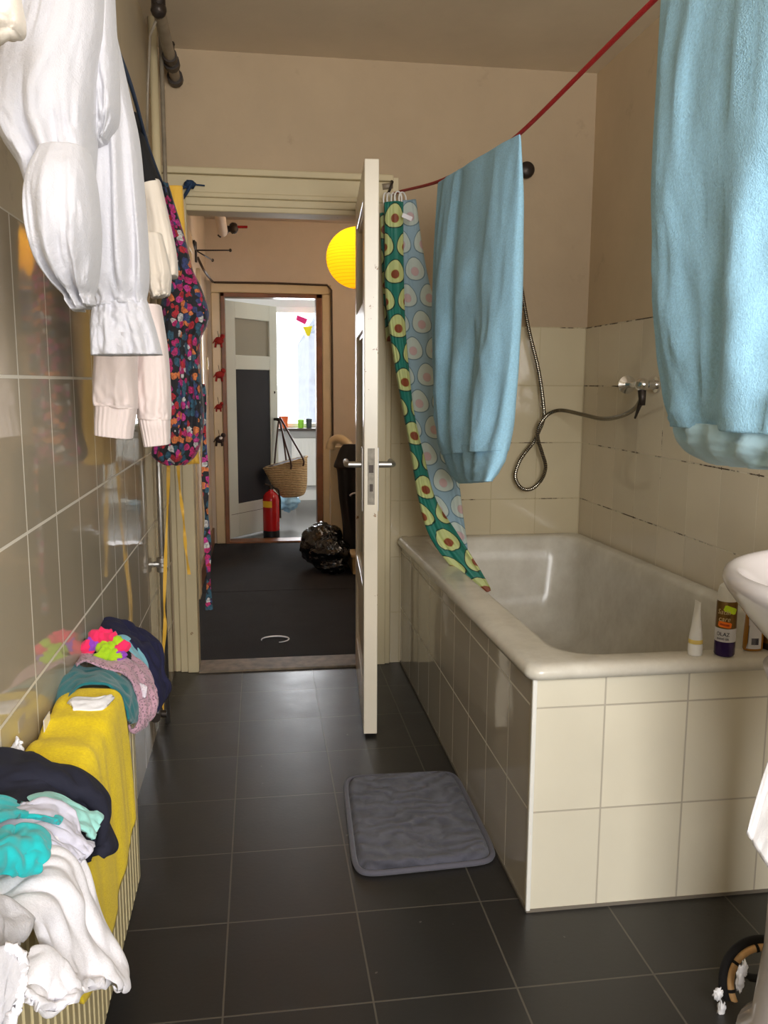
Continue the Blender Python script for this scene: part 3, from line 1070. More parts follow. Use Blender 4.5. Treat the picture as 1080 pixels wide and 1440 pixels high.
def loft_core(mb, secs, n=72, nv=70, folds=7, amp=.02, seed=0, grow=1.0, ruff=0, uvk=None, open_end=False, power=.8, crease=1.0, fine=0, side=None):
    S = []
    for (a, b, xl, xr, Y, th) in secs:
        Yl, Yr = Y if isinstance(Y, tuple) else (Y, Y)
        S.append(np.concatenate([at(xl, a, Y=Yl), at(xr, b, Y=Yr), [th]]))
    S = catmull(S, nv)
    rs, uvs = [], []
    L = 0
    pc = None
    for i, s in enumerate(S):
        a, b, th = s[:3], s[3:6], s[6]
        c = (a + b) / 2
        ax = (b - a) / 2
        hw = np.linalg.norm(ax[:2])
        e = np.array([ax[0], ax[1], 0]) / max(hw, 1e-6)
        nn = np.array([-e[1], e[0], 0])
        v = i / (nv - 1)
        if pc is not None:
            L += np.linalg.norm(c - pc)
        pc = c
        ring, ur = [], []
        for k in range(n):
            an = 2 * PI * k / n
            co, si = math.cos(an), math.sin(an)
            x = math.copysign(abs(co) ** power, co)
            y = math.copysign(abs(si) ** .6, si)
            sd = 1 if si > 0 else -1
            w1 = math.sin(folds * x * 1.7 + seed + sd * 1.3 + .8 * fbm(v * 2 + seed, sd, 0, 2))
            w2 = fbm(x * 3.1 + seed, sd * 2 + v * 1.1, v * 2.0, 3)
            w2 = 1 - 2.2 * abs(w2)
            w = (w1 * .5 + w2 * .7 * crease) * amp * (1 - grow + grow * min(1, .1 + v * 1.3))
            w += fine * fbm(x * 9 + seed, sd * 3, v * 12, 2)
            fade = 1 - abs(x) ** 6
            p = c + e * x * hw + nn * (y * th / 2 + sd * w * fade) + np.array([0, 0, ax[2] * x])
            if ruff:
                p = p + np.array([0, 0, ruff * math.sin(an * 11 + seed) * v ** 5])
            ring.append(p)
            ur.append((x * hw, -L))
        rs.append(ring)
        uvs.append(ur)
    if open_end:
        c = np.mean(rs[-1], axis=0)
        rs.append([c + (p - c) * .9 + np.array([0, 0, .002]) for p in rs[-1]])
        rs.append([c + (p - c) * .95 + np.array([0, 0, .03]) for p in rs[-1]])
        uvs += [uvs[-1], uvs[-1]]
    return mb.rings(rs, True, True, uvs)


YY = (2.98, 2.26)
b = loft2(MB(), [(257, 189, 617, 731, YY, .014), (266, 203, 616, 732, YY, .022), (330, 280, 614, 733, YY, .05), (400, 360, 613, 730, YY, .065), (470, 440, 613, 728, YY, .07), (540, 520, 616, 722, YY, .08),
                 (600, 590, 621, 713, YY, .085), (640, 634, 630, 704, YY, .08)], folds=6, amp=.024, seed=2.0, nv=80, n=96)
b.build('cloth', M['blue_terry'], s1, smooth=True)
b = loft2(MB(), [(630, 622, 626, 707, YY, .085), (650, 644, 634, 702, YY, .08), (668, 662, 641, 694, YY, .065), (680, 677, 650, 686, YY, .04)], folds=9, amp=.014, seed=5, grow=.2, nv=30, n=110, crease=.4)
b.build('elastic_hem', M['blue_terry'], s1, smooth=True)

s2 = thing('terry_sheet', at(960, 0, Y=1.4), 'light blue terry sheet with gathered pale hem hanging above the wash basin', 'sheet', 'light blue terry sheets on the red line')
YY = (1.585, 1.05)
b = loft2(MB(), [(-8, -330, 931, 1240, YY, .02), (60, -210, 931, 1250, YY, .05), (180, 0, 931, 1255, YY, .09), (320, 220, 929, 1255, YY, .10), (450, 400, 938, 1240, YY, .11), (540, 530, 950, 1215, YY, .11), (598, 616, 963, 1190, YY, .10)],
          folds=4, amp=.022, seed=1.2, nv=80, n=96)
b.build('cloth', M['blue_terry'], s2, smooth=True)
b = loft2(MB(), [(592, 606, 962, 1192, YY, .10), (612, 632, 968, 1184, YY, .105), (635, 655, 983, 1170, YY, .09), (652, 666, 1012, 1150, YY, .06)], folds=9, amp=.016, seed=4, grow=.1, nv=30, n=110, crease=.5)
b.build('elastic_hem', M['blue_band'], s2, smooth=True)

sc = thing('shower_curtain', at(560, 285, Y=3.4), 'shower curtain printed with avocado halves draped into the bath', 'shower curtain')


def cY(py):
    return 3.42 - .55 * max(0, (py - 285) / 545) ** 1.6


rows = [(285, 285, 540, 567), (340, 340, 541, 567), (400, 400, 541, 568), (460, 460, 547, 570), (520, 520, 556, 575), (580, 580, 567, 582), (640, 640, 578, 596), (700, 700, 588, 612), (750, 745, 602, 640), (790, 780, 628, 662), (812, 806, 652, 678), (832, 826, 677, 689)]
b = loft2(MB(), [(a, bb, l, r, cY((a + bb) / 2), .05) for a, bb, l, r in rows], folds=2, amp=.014, seed=2.2, nv=90, n=56, grow=.5)
b.build('printed_face', M['avo'], sc, smooth=True)
rows = [(283, 281, 563, 585), (340, 340, 564, 593), (390, 390, 565, 602), (450, 450, 567, 616), (520, 520, 572, 624), (580, 580, 579, 633), (640, 640, 590, 641), (690, 690, 602, 647), (730, 730, 620, 652), (760, 758, 640, 656), (775, 772, 650, 657)]
b = loft2(MB(), [(a, bb, l, r, cY((a + bb) / 2) + .05, .03) for a, bb, l, r in rows], folds=2, amp=.008, seed=.3, nv=80, n=56, grow=.5)
b.build('reverse_face', M['avo_pale'], sc, smooth=True)
rows = [(300, 300, 534, 546), (400, 400, 538, 548), (480, 480, 543, 554)]
b = loft2(MB(), [(a, bb, l, r, 3.5, .03) for a, bb, l, r in rows], folds=2, amp=.006, seed=.8, nv=30, n=40)
b.build('gathered_fold', M['avo'], sc, smooth=True)
for i, (px, py) in enumerate([(560, 279), (566, 280), (553, 281), (547, 281), (542, 281)]):
    c = at(px, py, Y=3.44 - .0 + i * .02)
    ring = [c + np.array([.016 * math.cos(a) * (.6 if i > 1 else 1), .012 * math.cos(a), .026 * math.sin(a)]) for a in np.linspace(0, 2 * PI, 20, endpoint=False)]
    MB().sweep(ring, .0032, 8, closed=True).build('curtain_ring', M['plastic_white'], sc, smooth=True)
a = at(566, 303, Y=3.34)
MB().obox(a + np.array([.018, 0, -.005]), (.93, 0, -.36), (0, 1, 0), (.36, 0, .93), .02, .001, .008).build('care_label', M['label_white'], sc)

# ------------------------------------------------------------------ toiletries on the ledge
RZ = .609


def on_rim(px, py, z=RZ):
    return at(px, py, Z=z)


c = on_rim(977, 920)
t = thing('cream_tube', c, 'white squeeze tube standing on its cap on the bath ledge', 'tube')
rs = []
for zz, hw, hd in ((.026, .0150, .0150), (.03, .0162, .0160), (.05, .0140, .0145), (.09, .0076, .0130), (.118, .0026, .0135), (.127, .0014, .0138)):
    rs.append([(c[0] + hw * math.cos(a), c[1] + hd * math.sin(a), c[2] + zz) for a in np.linspace(0, 2 * PI, 24, endpoint=False)])
MB().rings(rs).build('tube_body', M['plastic_white'], t, smooth='auto')
MB().lathe(c, [(.0158, .0), (.0164, .003), (.0164, .024), (.0155, .026)], 24).build('cap', M['plastic_white'], t, smooth='auto')
MB().lathe(c, [(.0160, .028), (.0165, .03), (.0157, .037), (.0152, .038)], 24, cap0=False, cap1=False).build('gold_stripe', M['gold_band'], t, smooth=True)

c = on_rim(1018, 920)
t = thing('shaving_gel_can', c, 'purple and bronze spray can with white cap and price stickers on the bath ledge', 'spray can')
r = .0232
MB().lathe(c, [(r * .9, 0), (r, .004), (r, .035), (r, .0352)], 32).build('purple_base', M['purple_can'], t, smooth='auto')
MB().lathe(c, [(r, .035), (r * 1.002, .0355), (r * 1.002, .066), (r, .0665)], 32).build('white_band', M['label_white'], t, smooth='auto')
MB().lathe(c, [(r, .066), (r, .125), (r * .93, .13)], 32).build('can_body', M['gold_can'], t, smooth='auto')
MB().lathe(c, [(r * .93, .129), (r * .95, .132), (r * .93, .15), (r * .82, .163), (r * .5, .17), (.001, .171)], 32, cap1=False).build('cap', M['plastic_white'], t, smooth='auto')
face = math.atan2(-c[1], -c[0])     # side that looks at the camera


def on_can(c, r, da, z, roll=0):
    a = face + da
    n_ = Vector((math.cos(a), math.sin(a), 0))
    x_ = Vector((-n_.y, n_.x, 0))
    m = Matrix((( x_.x, 0, n_.x, c[0] + n_.x * r), (x_.y, 0, n_.y, c[1] + n_.y * r), (0, 1, 0, c[2] + z), (0, 0, 0, 1)))
    return m @ Matrix.Rotation(roll, 4, 'Z')


def bend(o, c, r):
    for v in o.data.vertices:
        p = v.co
        d = Vector((p.x - c[0], p.y - c[1], 0))
        q = d.normalized() * max(r, min(d.length, r + .0012))
        # keep arc length: rotate by offset
        v.co = Vector((c[0] + q.x, c[1] + q.y, p.z))
    return o


bend(text_mesh('script_lettering', 'Satin\n care', .0165, M['gold_ink'], on_can(c, r + .0008, -.25, .101), t, shear=.25), c, r + .0004)
bend(text_mesh('lettering', 'OLAZ', .0125, M['ink'], on_can(c, r + .0008, -.22, .0495), t), c, r + .0004)
bend(text_mesh('small_print', 'SHAVE GEL', .0062, M['ink'], on_can(c, r + .0008, -.2, .0405), t), c, r + .0004)


def sticker(name, m, da, z, w_, h_, roll, c=c, r=r):
    mb = MB()
    mx = on_can(c, r, da, 0)
    nx, ny = 9, 2
    vs, fs = [], []
    for lay in (0, .0008):
        for i in range(nx):
            u = -w_ / 2 + w_ * i / (nx - 1)
            hh = h_ / 2 * (.72 if i in (0, nx - 1) else 1)
            for s_ in (-1, 1):
                uu, vv = u * math.cos(roll) - s_ * hh * math.sin(roll), u * math.sin(roll) + s_ * hh * math.cos(roll)
                a = face + da + uu / r
                vs.append((c[0] + (r + .0008 + lay) * math.cos(a), c[1] + (r + .0008 + lay) * math.sin(a), c[2] + z + vv))
    k = nx * 2
    for i in range(nx - 1):
        q = i * 2
        fs += [(k + q, k + q + 2, k + q + 3, k + q + 1), (q, q + 1, q + 3, q + 2), (q, q + 2, k + q + 2, k + q), (q + 1, k + q + 1, k + q + 3, q + 3)]
    fs += [(0, k, k + 1, 1), (k - 2, k - 1, 2 * k - 1, 2 * k - 2)]
    return mb.add(vs, fs).build(name, m, t)


sticker('yellow_sticker', M['neon_yellow'], .35, .112, .028, .015, -.35)
os_ = sticker('orange_sticker', M['neon_orange'], -.1, .0765, .029, .0135, -.1)
sticker('sticker_print', M['orange_dark'], -.1, .0765, .02, .004, -.1, c=c, r=r + .0009)

c2 = on_rim(1058, 913)
t = thing('lotion_bottle', c2, 'amber bottle with white barcode label beside the basin on the bath ledge', 'bottle')
rs = []
for zz, hw in ((0, .022), (.004, .0245), (.03, .0245), (.06, .023), (.085, .0215), (.10, .014), (.106, .010), (.125, .010)):
    rs.append([(c2[0] + hw * math.cos(a), c2[1] + .7 * hw * math.sin(a), c2[2] + zz) for a in np.linspace(0, 2 * PI, 28, endpoint=False)])
MB().rings(rs).build('bottle_body', M['amber'], t, smooth='auto')
lab = []
mb = MB()
vs, fs = [], []
f2 = math.atan2(-c2[1], -c2[0]) + .12
NA = 11
for lay in (0, .0008):
    for i in range(NA):
        a = f2 - .62 + 1.5 * i / (NA - 1)
        for zz, hw in ((.006, .0249), (.03, .0249), (.06, .0235), (.088, .0215)):
            sft = -.25 if (zz > .02 and zz < .07 and i == 0) else 0
            vs.append((c2[0] + (hw + lay) * math.cos(a - sft), c2[1] + (.7 * hw + lay) * math.sin(a - sft), c2[2] + zz))
K = NA * 4
for i in range(NA - 1):
    for j in range(3):
        q = i * 4 + j
        fs += [(K + q, K + q + 4, K + q + 5, K + q + 1)]
lb = mb.add(vs, fs).build('label', M['label_white'], t, smooth=True)
bars = MB()
random.seed(3)
a = f2 - .12
while a < f2 + .55:
    wd = random.choice((.012, .02, .034))
    for_r = .0252
    p0 = [(c2[0] + (for_r + .0009) * math.cos(q), c2[1] + (.7 * for_r + .0009) * math.sin(q), c2[2] + zz) for q in (a, a + wd) for zz in (.016, .032)]
    p1 = [(c2[0] + (for_r + .0004) * math.cos(q), c2[1] + (.7 * for_r + .0004) * math.sin(q), c2[2] + zz) for q in (a, a + wd) for zz in (.016, .032)]
    bars.add(p0 + p1, [(0, 2, 3, 1), (0, 1, 5, 4), (2, 6, 7, 3), (0, 4, 6, 2), (1, 3, 7, 5)])
    a += wd + random.choice((.014, .02))
bars.build('barcode', M['ink'], lb)
c3 = on_rim(1083, 911)
t = thing('shampoo_bottle', c3, 'dark amber bottle with black base half hidden by the basin', 'bottle')
MB().lathe(c3, [(.022, 0), (.024, .003), (.024, .016)], 28).build('black_base', mat('black_plastic', srgb(20, 18, 18), .3), t, smooth='auto')
MB().lathe(c3, [(.0238, .016), (.024, .018), (.024, .09), (.012, .1), (.011, .12)], 28).build('bottle_body', M['gold_can'], t, smooth='auto')

# ------------------------------------------------------------------ bath mat
bm = thing('bath_mat', (.41, 2.23, 0), 'grey plush bath mat on the dark floor tiles beside the bath', 'bath mat')
cs = [np.array([.243, 2.505]), np.array([.593, 2.497]), np.array([.592, 1.985]), np.array([.219, 1.968])]


def matpt(u, v):
    return (cs[0] * (1 - u) + cs[1] * u) * (1 - v) + (cs[3] * (1 - u) + cs[2] * u) * v


NU, NV = 60, 80
vs, fs = [], []


def sq(u, v, rad=.1):
    # square to rounded square
    a, b_ = 2 * u - 1, 2 * v - 1
    m_ = max(abs(a), abs(b_))
    if m_ < 1e-6:
        return .5, .5
    p = 9
    n_ = (abs(a / m_) ** p + abs(b_ / m_) ** p) ** (1 / p)
    return .5 + a / n_ / 2, .5 + b_ / n_ / 2


for i in range(NU):
    for j in range(NV):
        u, v = i / (NU - 1), j / (NV - 1)
        uu, vv = sq(u, v)
        p = matpt(.02 + uu * .96, .015 + vv * .97)
        e = min(u, 1 - u, v * 1.4, (1 - v) * 1.4)
        z = .008 + .014 * min(1, e / .035) ** .5
        hgt = fbm(p[0] * 16, p[1] * 16, 3, 4)
        z += .004 * (1 - 2.4 * abs(hgt)) * min(1, e / .03)
        vs.append((p[0], p[1], z))
for i in range(NU - 1):
    for j in range(NV - 1):
        fs.append((i * NV + j, (i + 1) * NV + j, (i + 1) * NV + j + 1, i * NV + j + 1))
MB().add(vs, fs).build('plush_top', M['mat_grey'], bm, smooth=True)
ring = []
for k in range(120):
    a = 2 * PI * k / 120
    u, v = .5 + .5 * math.copysign(abs(math.cos(a)) ** .22, math.cos(a)), .5 + .5 * math.copysign(abs(math.sin(a)) ** .22, math.sin(a))
    p = matpt(u, v)
    ring.append((p[0], p[1], .008))
MB().sweep(ring, .0075, 8, closed=True).build('bound_edge', M['mat_edge'], bm, smooth=True)
MB().rings([[(p[0], p[1], .002) for p in ring], [(p[0], p[1], .008) for p in ring]]).build('backing', M['mat_edge'], bm)

# ------------------------------------------------------------------ wash basin, towel, bag
wb = thing('wash_basin', (1.08, 1.27, 0), 'white pedestal wash basin standing beside the tiled bath end', 'wash basin')
CB = (1.125, 1.25, 0)
prof = [(.10, .70), (.16, .715), (.24, .76), (.30, .82), (.335, .865), (.352, .885), (.358, .9), (.354, .912), (.343, .918), (.33, .914), (.318, .9), (.30, .865), (.26, .82), (.18, .785), (.08, .772), (.001, .77)]
bw_ = MB().lathe(CB, prof, 64, sx=1, sy=.80, cap0=True, cap1=False)
bw_.v = [(min(x, XR - .004), y, z) for x, y, z in bw_.v]
bw_.build('bowl', M['porcelain'], wb, smooth=True, subsurf=1)
MB().lathe((1.0, 1.27, 0), [(.15, 0), (.15, .02), (.125, .05), (.112, .2), (.108, .5), (.12, .66), (.15, .74)], 40, sx=.95, sy=1).build('pedestal', M['porcelain'], wb, smooth=True)
MB().box(1.30, XR - .001, 1.0, 1.5, .84, .925).build('back_ledge', M['porcelain'], wb, bevel=.02)
hw = patch(MB(), [[np.array([1.03, 1.02, .895]), np.array([1.02, .965, .922]), at(1120, 1000, Y=1.0), at(1085, 1062, Y=1.0), at(1050, 1171, Y=1.0)], [np.array([1.12, 1.0, .895]), np.array([1.11, .945, .922]), at(1150, 1010, Y=.96), at(1120, 1090, Y=.96), at(1070, 1203, Y=.98)], [np.array([1.21, 1.01, .895]), np.array([1.21, .952, .922]), at(1200, 1030, Y=.93), at(1170, 1130, Y=.92), at(1100, 1250, Y=.95)]], amp=.004, seed=4)
hw = hw.build('hand_towel', M['white_cotton'], smooth=True, solid=.006)
tag(hw, 'white cloth hung over the basin rim, its corner pointing down beside the pedestal', 'cloth')

bg = thing('ring_handle_bag', at(1060, 1440, Z=0), 'black and white cloth bag with a bamboo ring handle by the pedestal', 'bag')
rc = at(1080, 1388, Y=1.44)
e1 = np.array([.98, -.15, 0])
e3 = np.array([.1, .45, .89])
e3 = e3 / np.linalg.norm(e3)
ring = [rc + e1 * .077 * math.cos(a) + e3 * .073 * math.sin(a) for a in np.linspace(0, 2 * PI, 60, endpoint=False)]
rh = MB().sweep(ring, .0075, 10, closed=True).build('ring_handle', M['bamboo'], bg, smooth=True)
for q in (8, 17, 24, 31, 38):
    a = 2 * PI * q / 60
    p = rc + e1 * .077 * math.cos(a) + e3 * .073 * math.sin(a)
    tg = -e1 * math.sin(a) + e3 * math.cos(a)
    MB().sweep([p - tg * .003, p + tg * .003], .0088, 10).build('cord_wrap', M['black_cloth'], rh)
lump(MB(), rc + np.array([.06, .03, -.085]), (.115, .08, .08), 2, .25, 2.4, 36, 24).build('bag_body', M['black_cloth'], bg, smooth=True)
for px, py, w_, h_, k_ in ((1010, 1398, .009, .012, 0), (1014, 1424, .008, .024, 1), (1041, 1376, .008, .026, 2), (1047, 1362, .005, .016, 3), (1008, 1434, .01, .012, 4)):
    lump(MB(), at(px, py, Y=1.41), (w_, .006, h_), k_ * 5.3, .6, 2.2).build('white_patch', M['white_cotton'], bg, smooth=True)
ring = [rc + e1 * .088 * math.cos(a) + e3 * .084 * math.sin(a) + np.array([0, .006, 0]) for a in np.linspace(PI * .45, 1.5 * PI, 40)]
MB().sweep(ring, .0095, 8).build('black_binding', M['black_cloth'], bg, smooth=True)

# ------------------------------------------------------------------ radiator under the laundry
ra = thing('radiator', (-.33, 1.2, .1), 'cream ribbed panel radiator under the laundry on the tiled wall', 'radiator')
RY0, RY1, RX, RB, RT = .55, 1.84, -.284, .115, .63
# ribbed front: profile along Y
prof = []
y = RY0
P = .0333
while y < RY1 - .02:
    prof += [(y, 0), (y + .021, 0), (y + .0245, -.006), (y + .0295, -.006)]
    y += P
prof.append((RY1, 0))
mb = MB()
vs = []
for z in (RB, RB + .012, RT - .012, RT):
    k = 0 if RB + .001 < z < RT - .001 else 1
    for (yy, dx) in prof:
        vs.append((RX + dx - .006 * k, yy, z))
n = len(prof)
fs = [(j * n + i, j * n + i + 1, (j + 1) * n + i + 1, (j + 1) * n + i) for j in range(3) for i in range(n - 1)]
mb.add(vs, fs)
mb.box(RX - .018, RX - .0065, RY0, RY1, RB, RT)
mb.build('front_panel', M['radiator'], ra)
MB().box(-.37, -.352, RY0, RY1, RB, RT).build('rear_panel', M['radiator'], ra, bevel=.003)
MB().box(-.371, RX - .008, RY1 - .004, RY1, RB + .01, RT).build('side_cover', M['radiator'], ra, bevel=.002)
MB().box(-.371, RX - .008, RY0, RY1, RT, RT + .006).build('top_grille', M['radiator'], ra, bevel=.002)
vp = at(221, 1012, Y=2.62)
MB().sweep([(-.379, vp[1], vp[2] + .02), (-.335, vp[1], vp[2] + .02)], .008, 10).build('feed_pipe', M['gray_pipe'], ra, smooth=True)
vb_ = MB().sweep([(-.335, vp[1] - .035, vp[2] + .02), (-.335, vp[1] + .03, vp[2] + .02)], .016, 12)
vb_.sweep([(-.335, vp[1], vp[2] + .02), (vp[0] + .03, vp[1], vp[2] + .018)], .012, 12)
vb_.build('valve', M['dark_metal'], ra, smooth='auto')

pp = thing('heating_pipe', (-.345, 3.05, 0), 'bare metal heating pipe with a joint running up the tiled wall beside the door', 'pipe')
MB().sweep([(-.352, 3.05, 0), (-.352, 3.05, 1.62)], .0105, 12).build('riser', M['steel'], pp, smooth=True)
b = MB().lathe((-.352, 3.05, .56), [(.011, 0), (.019, .004), (.019, .02), (.014, .024), (.014, .034), (.019, .038), (.019, .054), (.011, .058)], 14)
b.sweep([(-.38, 3.05, .59), (-.35, 3.05, .59)], .01, 10)
b.build('pipe_joint', M['steel'], pp, smooth='auto')
pc_ = thing('corner_conduit', (-.35, 3.35, 1.5), 'painted pipe with chipped paint rising to the ceiling in the door corner', 'pipe')
MB().sweep([(-.355, 3.34, 1.3), (-.355, 3.34, CH)], .016, 14).build('main_pipe', M['old_paint'], pc_, smooth=True)
MB().sweep([(-.33, 3.37, 1.3), (-.33, 3.37, CH)], .008, 10).build('thin_pipe', M['gray_pipe'], pc_, smooth=True)
gp = thing('gas_pipe', (-.28, 3.2, 2.45), 'grey pipe with dark joints just below the ceiling in the corner above the door', 'pipe')
a0, a1 = np.array([-.285, 2.95, 2.45]), np.array([-.285, 3.6, 2.405])
a0, a1 = at(223, 14, Y=2.95), at(247, 112, Y=3.6)
MB().sweep([a0, a1], .02, 14).build('pipe_run', M['gray_pipe'], gp, smooth='auto')
b = MB()
lump(b, a0, (.024, .024, .026), 1, .1)
b.sweep([a0, a0 + np.array([0, 0, .1])], .022, 12)
b.build('elbow', M['dark_metal'], gp, smooth=True)
for q, rr_ in ((.62, .026), (.72, .03), (.97, .03)):
    c = a0 + (a1 - a0) * q
    d = (a1 - a0) / np.linalg.norm(a1 - a0)
    b = MB().sweep([c - d * .02, c + d * .02], rr_, 12)
    if q == .72:
        b.sweep([c, c + np.array([.0, 0, .06]), c + np.array([.0, .03, .075])], .012, 8)
    b.build('joint', M['dark_metal'], gp, smooth='auto')
MB().sweep([at(223, 20, Y=2.98), at(211, 50, Y=3.05), at(208, 120, Y=3.1), at(206, 220, Y=3.12)], .005, 8).build('thin_tube', M['gray_pipe'], gp, smooth=True)

# ------------------------------------------------------------------ laundry lying over the radiator
def W(*p):
    return np.array(p, float)


def cloth(mb, name, m, label, cat, group=None, thick=.005, sub=1):
    o = mb.build(name, m, smooth=True, solid=thick, subsurf=0)
    return tag(o, label, cat, group)


# yellow towel: wall side, top, shoulder, front, hem
def yrow(y, hemx, hemy, X=-.262, top=.655):
    h = at(hemx, hemy, X=X)
    s_ = W(-.274, y, top - .004)
    return [W(-.371, y, .52), W(-.370, y, top - .012), W(-.345, y, top + .004), W(-.305, y, top + .004), s_, s_ + (h - s_) * .12 + W(.007, 0, -.01), s_ + (h - s_) * .5 + W(.006, 0, 0), h]


rows = [yrow(1.585, 188, 1152, -.252), yrow(1.50, 180, 1188, -.256), yrow(1.40, 168, 1240, -.262), yrow(1.28, 154, 1310, -.266), yrow(1.12, 138, 1365, -.268), yrow(.98, 116, 1412, -.27)]
b = patch(MB(), rows, nu=70, nv=80, amp=.007, fu=7, fv=1.2, seed=3, edge=.5)
ty = thing('yellow_towel', (-.3, 1.3, .66), 'bright yellow towel spread over the radiator between the two heaps of laundry', 'towel')
b.build('towel_cloth', M['yellow_terry'], ty, smooth=True, solid=.007)
a = at(66, 1016, Y=1.42)
MB().obox(a, (0, 1, 0), (1, 0, .2), (0, 0, 1), .02, .0006, .012).build('care_label', M['label_white'], ty)

sk = [at(97, 990, Y=1.50), at(106, 983, Y=1.52), at(132, 984, Y=1.515), at(156, 983, Y=1.52)]
sk2 = [at(104, 999, Y=1.475), at(128, 1001, Y=1.47), at(146, 998, Y=1.48), at(158, 982, Y=1.53)]
sk_o = patch(MB(), [sk, [(p + q) / 2 + W(0, 0, .005) for p, q in zip(sk, sk2)], sk2], 20, 30, amp=.003, seed=8)
cloth(sk_o, 'sock', M['white_cotton'], 'small folded white sock lying on the far end of the yellow towel', 'sock', thick=.008)

# far heap, from the yellow towel towards the door
def lattice(rows):
    return [[at(px, py, Y=Y) for (px, py, Y) in r] for r in rows]


# teal top
b = patch(MB(), lattice([
    [(84, 985, 1.58), (86, 955, 1.66), (100, 936, 1.74), (118, 941, 1.75), (138, 940, 1.76), (160, 946, 1.77), (180, 960, 1.76), (190, 982, 1.74), (191, 1008, 1.73), (188, 1014, 1.72)],
    [(80, 998, 1.54), (86, 968, 1.60), (104, 952, 1.67), (122, 952, 1.68), (144, 950, 1.69), (164, 958, 1.69), (178, 974, 1.68), (186, 994, 1.67), (188, 1012, 1.67), (184, 1014, 1.66)],
    [(82, 1008, 1.5), (92, 990, 1.52), (108, 968, 1.58), (126, 962, 1.6), (146, 963, 1.61), (160, 970, 1.61), (170, 986, 1.61), (176, 1000, 1.61), (181, 1010, 1.61), (181, 1014, 1.6)]]),
    nu=44, nv=64, amp=.010, fu=3, fv=4, seed=11, edge=.6)
cloth(b, 'top', M['teal'], 'dark teal top folded over the radiator next to the yellow towel', 'clothing', 'clothes in the far heap on the radiator')
# pink crochet
b = patch(MB(), lattice([
    [(107, 925, 1.82), (118, 918, 1.86), (150, 925, 1.88), (180, 920, 1.88), (196, 932, 1.86), (208, 950, 1.83), (217, 968, 1.8), (219, 985, 1.78), (212, 1005, 1.77), (200, 1020, 1.76)],
    [(106, 932, 1.76), (120, 922, 1.8), (150, 932, 1.81), (176, 930, 1.81), (194, 946, 1.79), (206, 968, 1.77), (212, 990, 1.75), (208, 1008, 1.74), (200, 1022, 1.73), (191, 1029, 1.72)],
    [(108, 938, 1.7), (124, 934, 1.73), (150, 944, 1.74), (170, 948, 1.74), (186, 966, 1.72), (194, 988, 1.71), (196, 1006, 1.7), (192, 1016, 1.7), (186, 1024, 1.69), (180, 1020, 1.69)]]),
    nu=50, nv=70, amp=.011, fu=3, fv=5, seed=23, edge=.6)
ck = cloth(b, 'crochet_top', M['crochet'], 'dusty pink openwork knit top bulging over the radiator edge behind the teal top', 'clothing', 'clothes in the far heap on the radiator')
a = patch(MB(), lattice([[(190, 966, 1.735), (198, 961, 1.74), (207, 966, 1.735)], [(190, 975, 1.73), (198, 972, 1.73), (206, 976, 1.725)], [(191, 980, 1.73), (198, 979, 1.725), (204, 982, 1.725)]]), 10, 12, amp=.002, seed=2).build('sequin_patch', mat('sequins', srgb(226, 216, 226), .35, .2, bump=(260, .8)), ck, smooth=True, solid=.004)
# pale blue
b = patch(MB(), lattice([
    [(122, 895, 1.93), (127, 887, 1.97), (146, 888, 2.0), (162, 896, 2.0), (178, 898, 1.99), (192, 912, 1.97), (202, 928, 1.94), (206, 944, 1.9)],
    [(120, 905, 1.87), (128, 894, 1.91), (146, 898, 1.93), (162, 904, 1.93), (176, 908, 1.92), (188, 924, 1.9), (196, 940, 1.88), (202, 950, 1.86)],
    [(121, 916, 1.82), (130, 908, 1.85), (146, 912, 1.86), (160, 916, 1.86), (172, 922, 1.86), (182, 938, 1.85), (190, 950, 1.84), (196, 958, 1.83)]]),
    nu=36, nv=56, amp=.010, fu=3, fv=4, seed=31, edge=.6)
cloth(b, 'shirt', M['light_blue'], 'pale blue shirt lying between the pink knit and the navy clothes', 'clothing', 'clothes in the far heap on the radiator')
# navy
b = patch(MB(), lattice([
    [(134, 880, 2.06), (158, 872, 2.12), (174, 874, 2.14), (190, 884, 2.12), (206, 892, 2.1), (222, 904, 2.08), (229, 920, 2.06), (230, 945, 2.05), (236, 966, 2.04), (226, 985, 2.03)],
    [(132, 886, 2.02), (150, 876, 2.06), (172, 884, 2.07), (190, 896, 2.05), (206, 908, 2.03), (218, 922, 2.01), (224, 940, 2.0), (226, 958, 1.99), (228, 972, 1.99), (224, 994, 1.98)],
    [(134, 892, 1.98), (152, 892, 1.99), (168, 898, 1.99), (182, 906, 1.97), (194, 920, 1.95), (206, 940, 1.93), (213, 958, 1.92), (218, 976, 1.91), (219, 992, 1.91), (216, 1001, 1.9)]]),
    nu=50, nv=70, amp=.014, fu=3, fv=5, seed=41, edge=.6)
cloth(b, 'trousers', M['navy_blue'], 'crumpled navy trousers at the door end of the radiator heap', 'clothing', 'clothes in the far heap on the radiator', thick=.008)
b = patch(MB(), lattice([[(172, 880, 2.16), (180, 874, 2.17), (184, 884, 2.16)], [(170, 886, 2.14), (178, 884, 2.14), (184, 892, 2.14)]]), 12, 14, amp=.006, seed=6)
cloth(b, 'rag', M['white_cotton'], 'scrap of white cloth poking out behind the navy trousers', 'cloth')
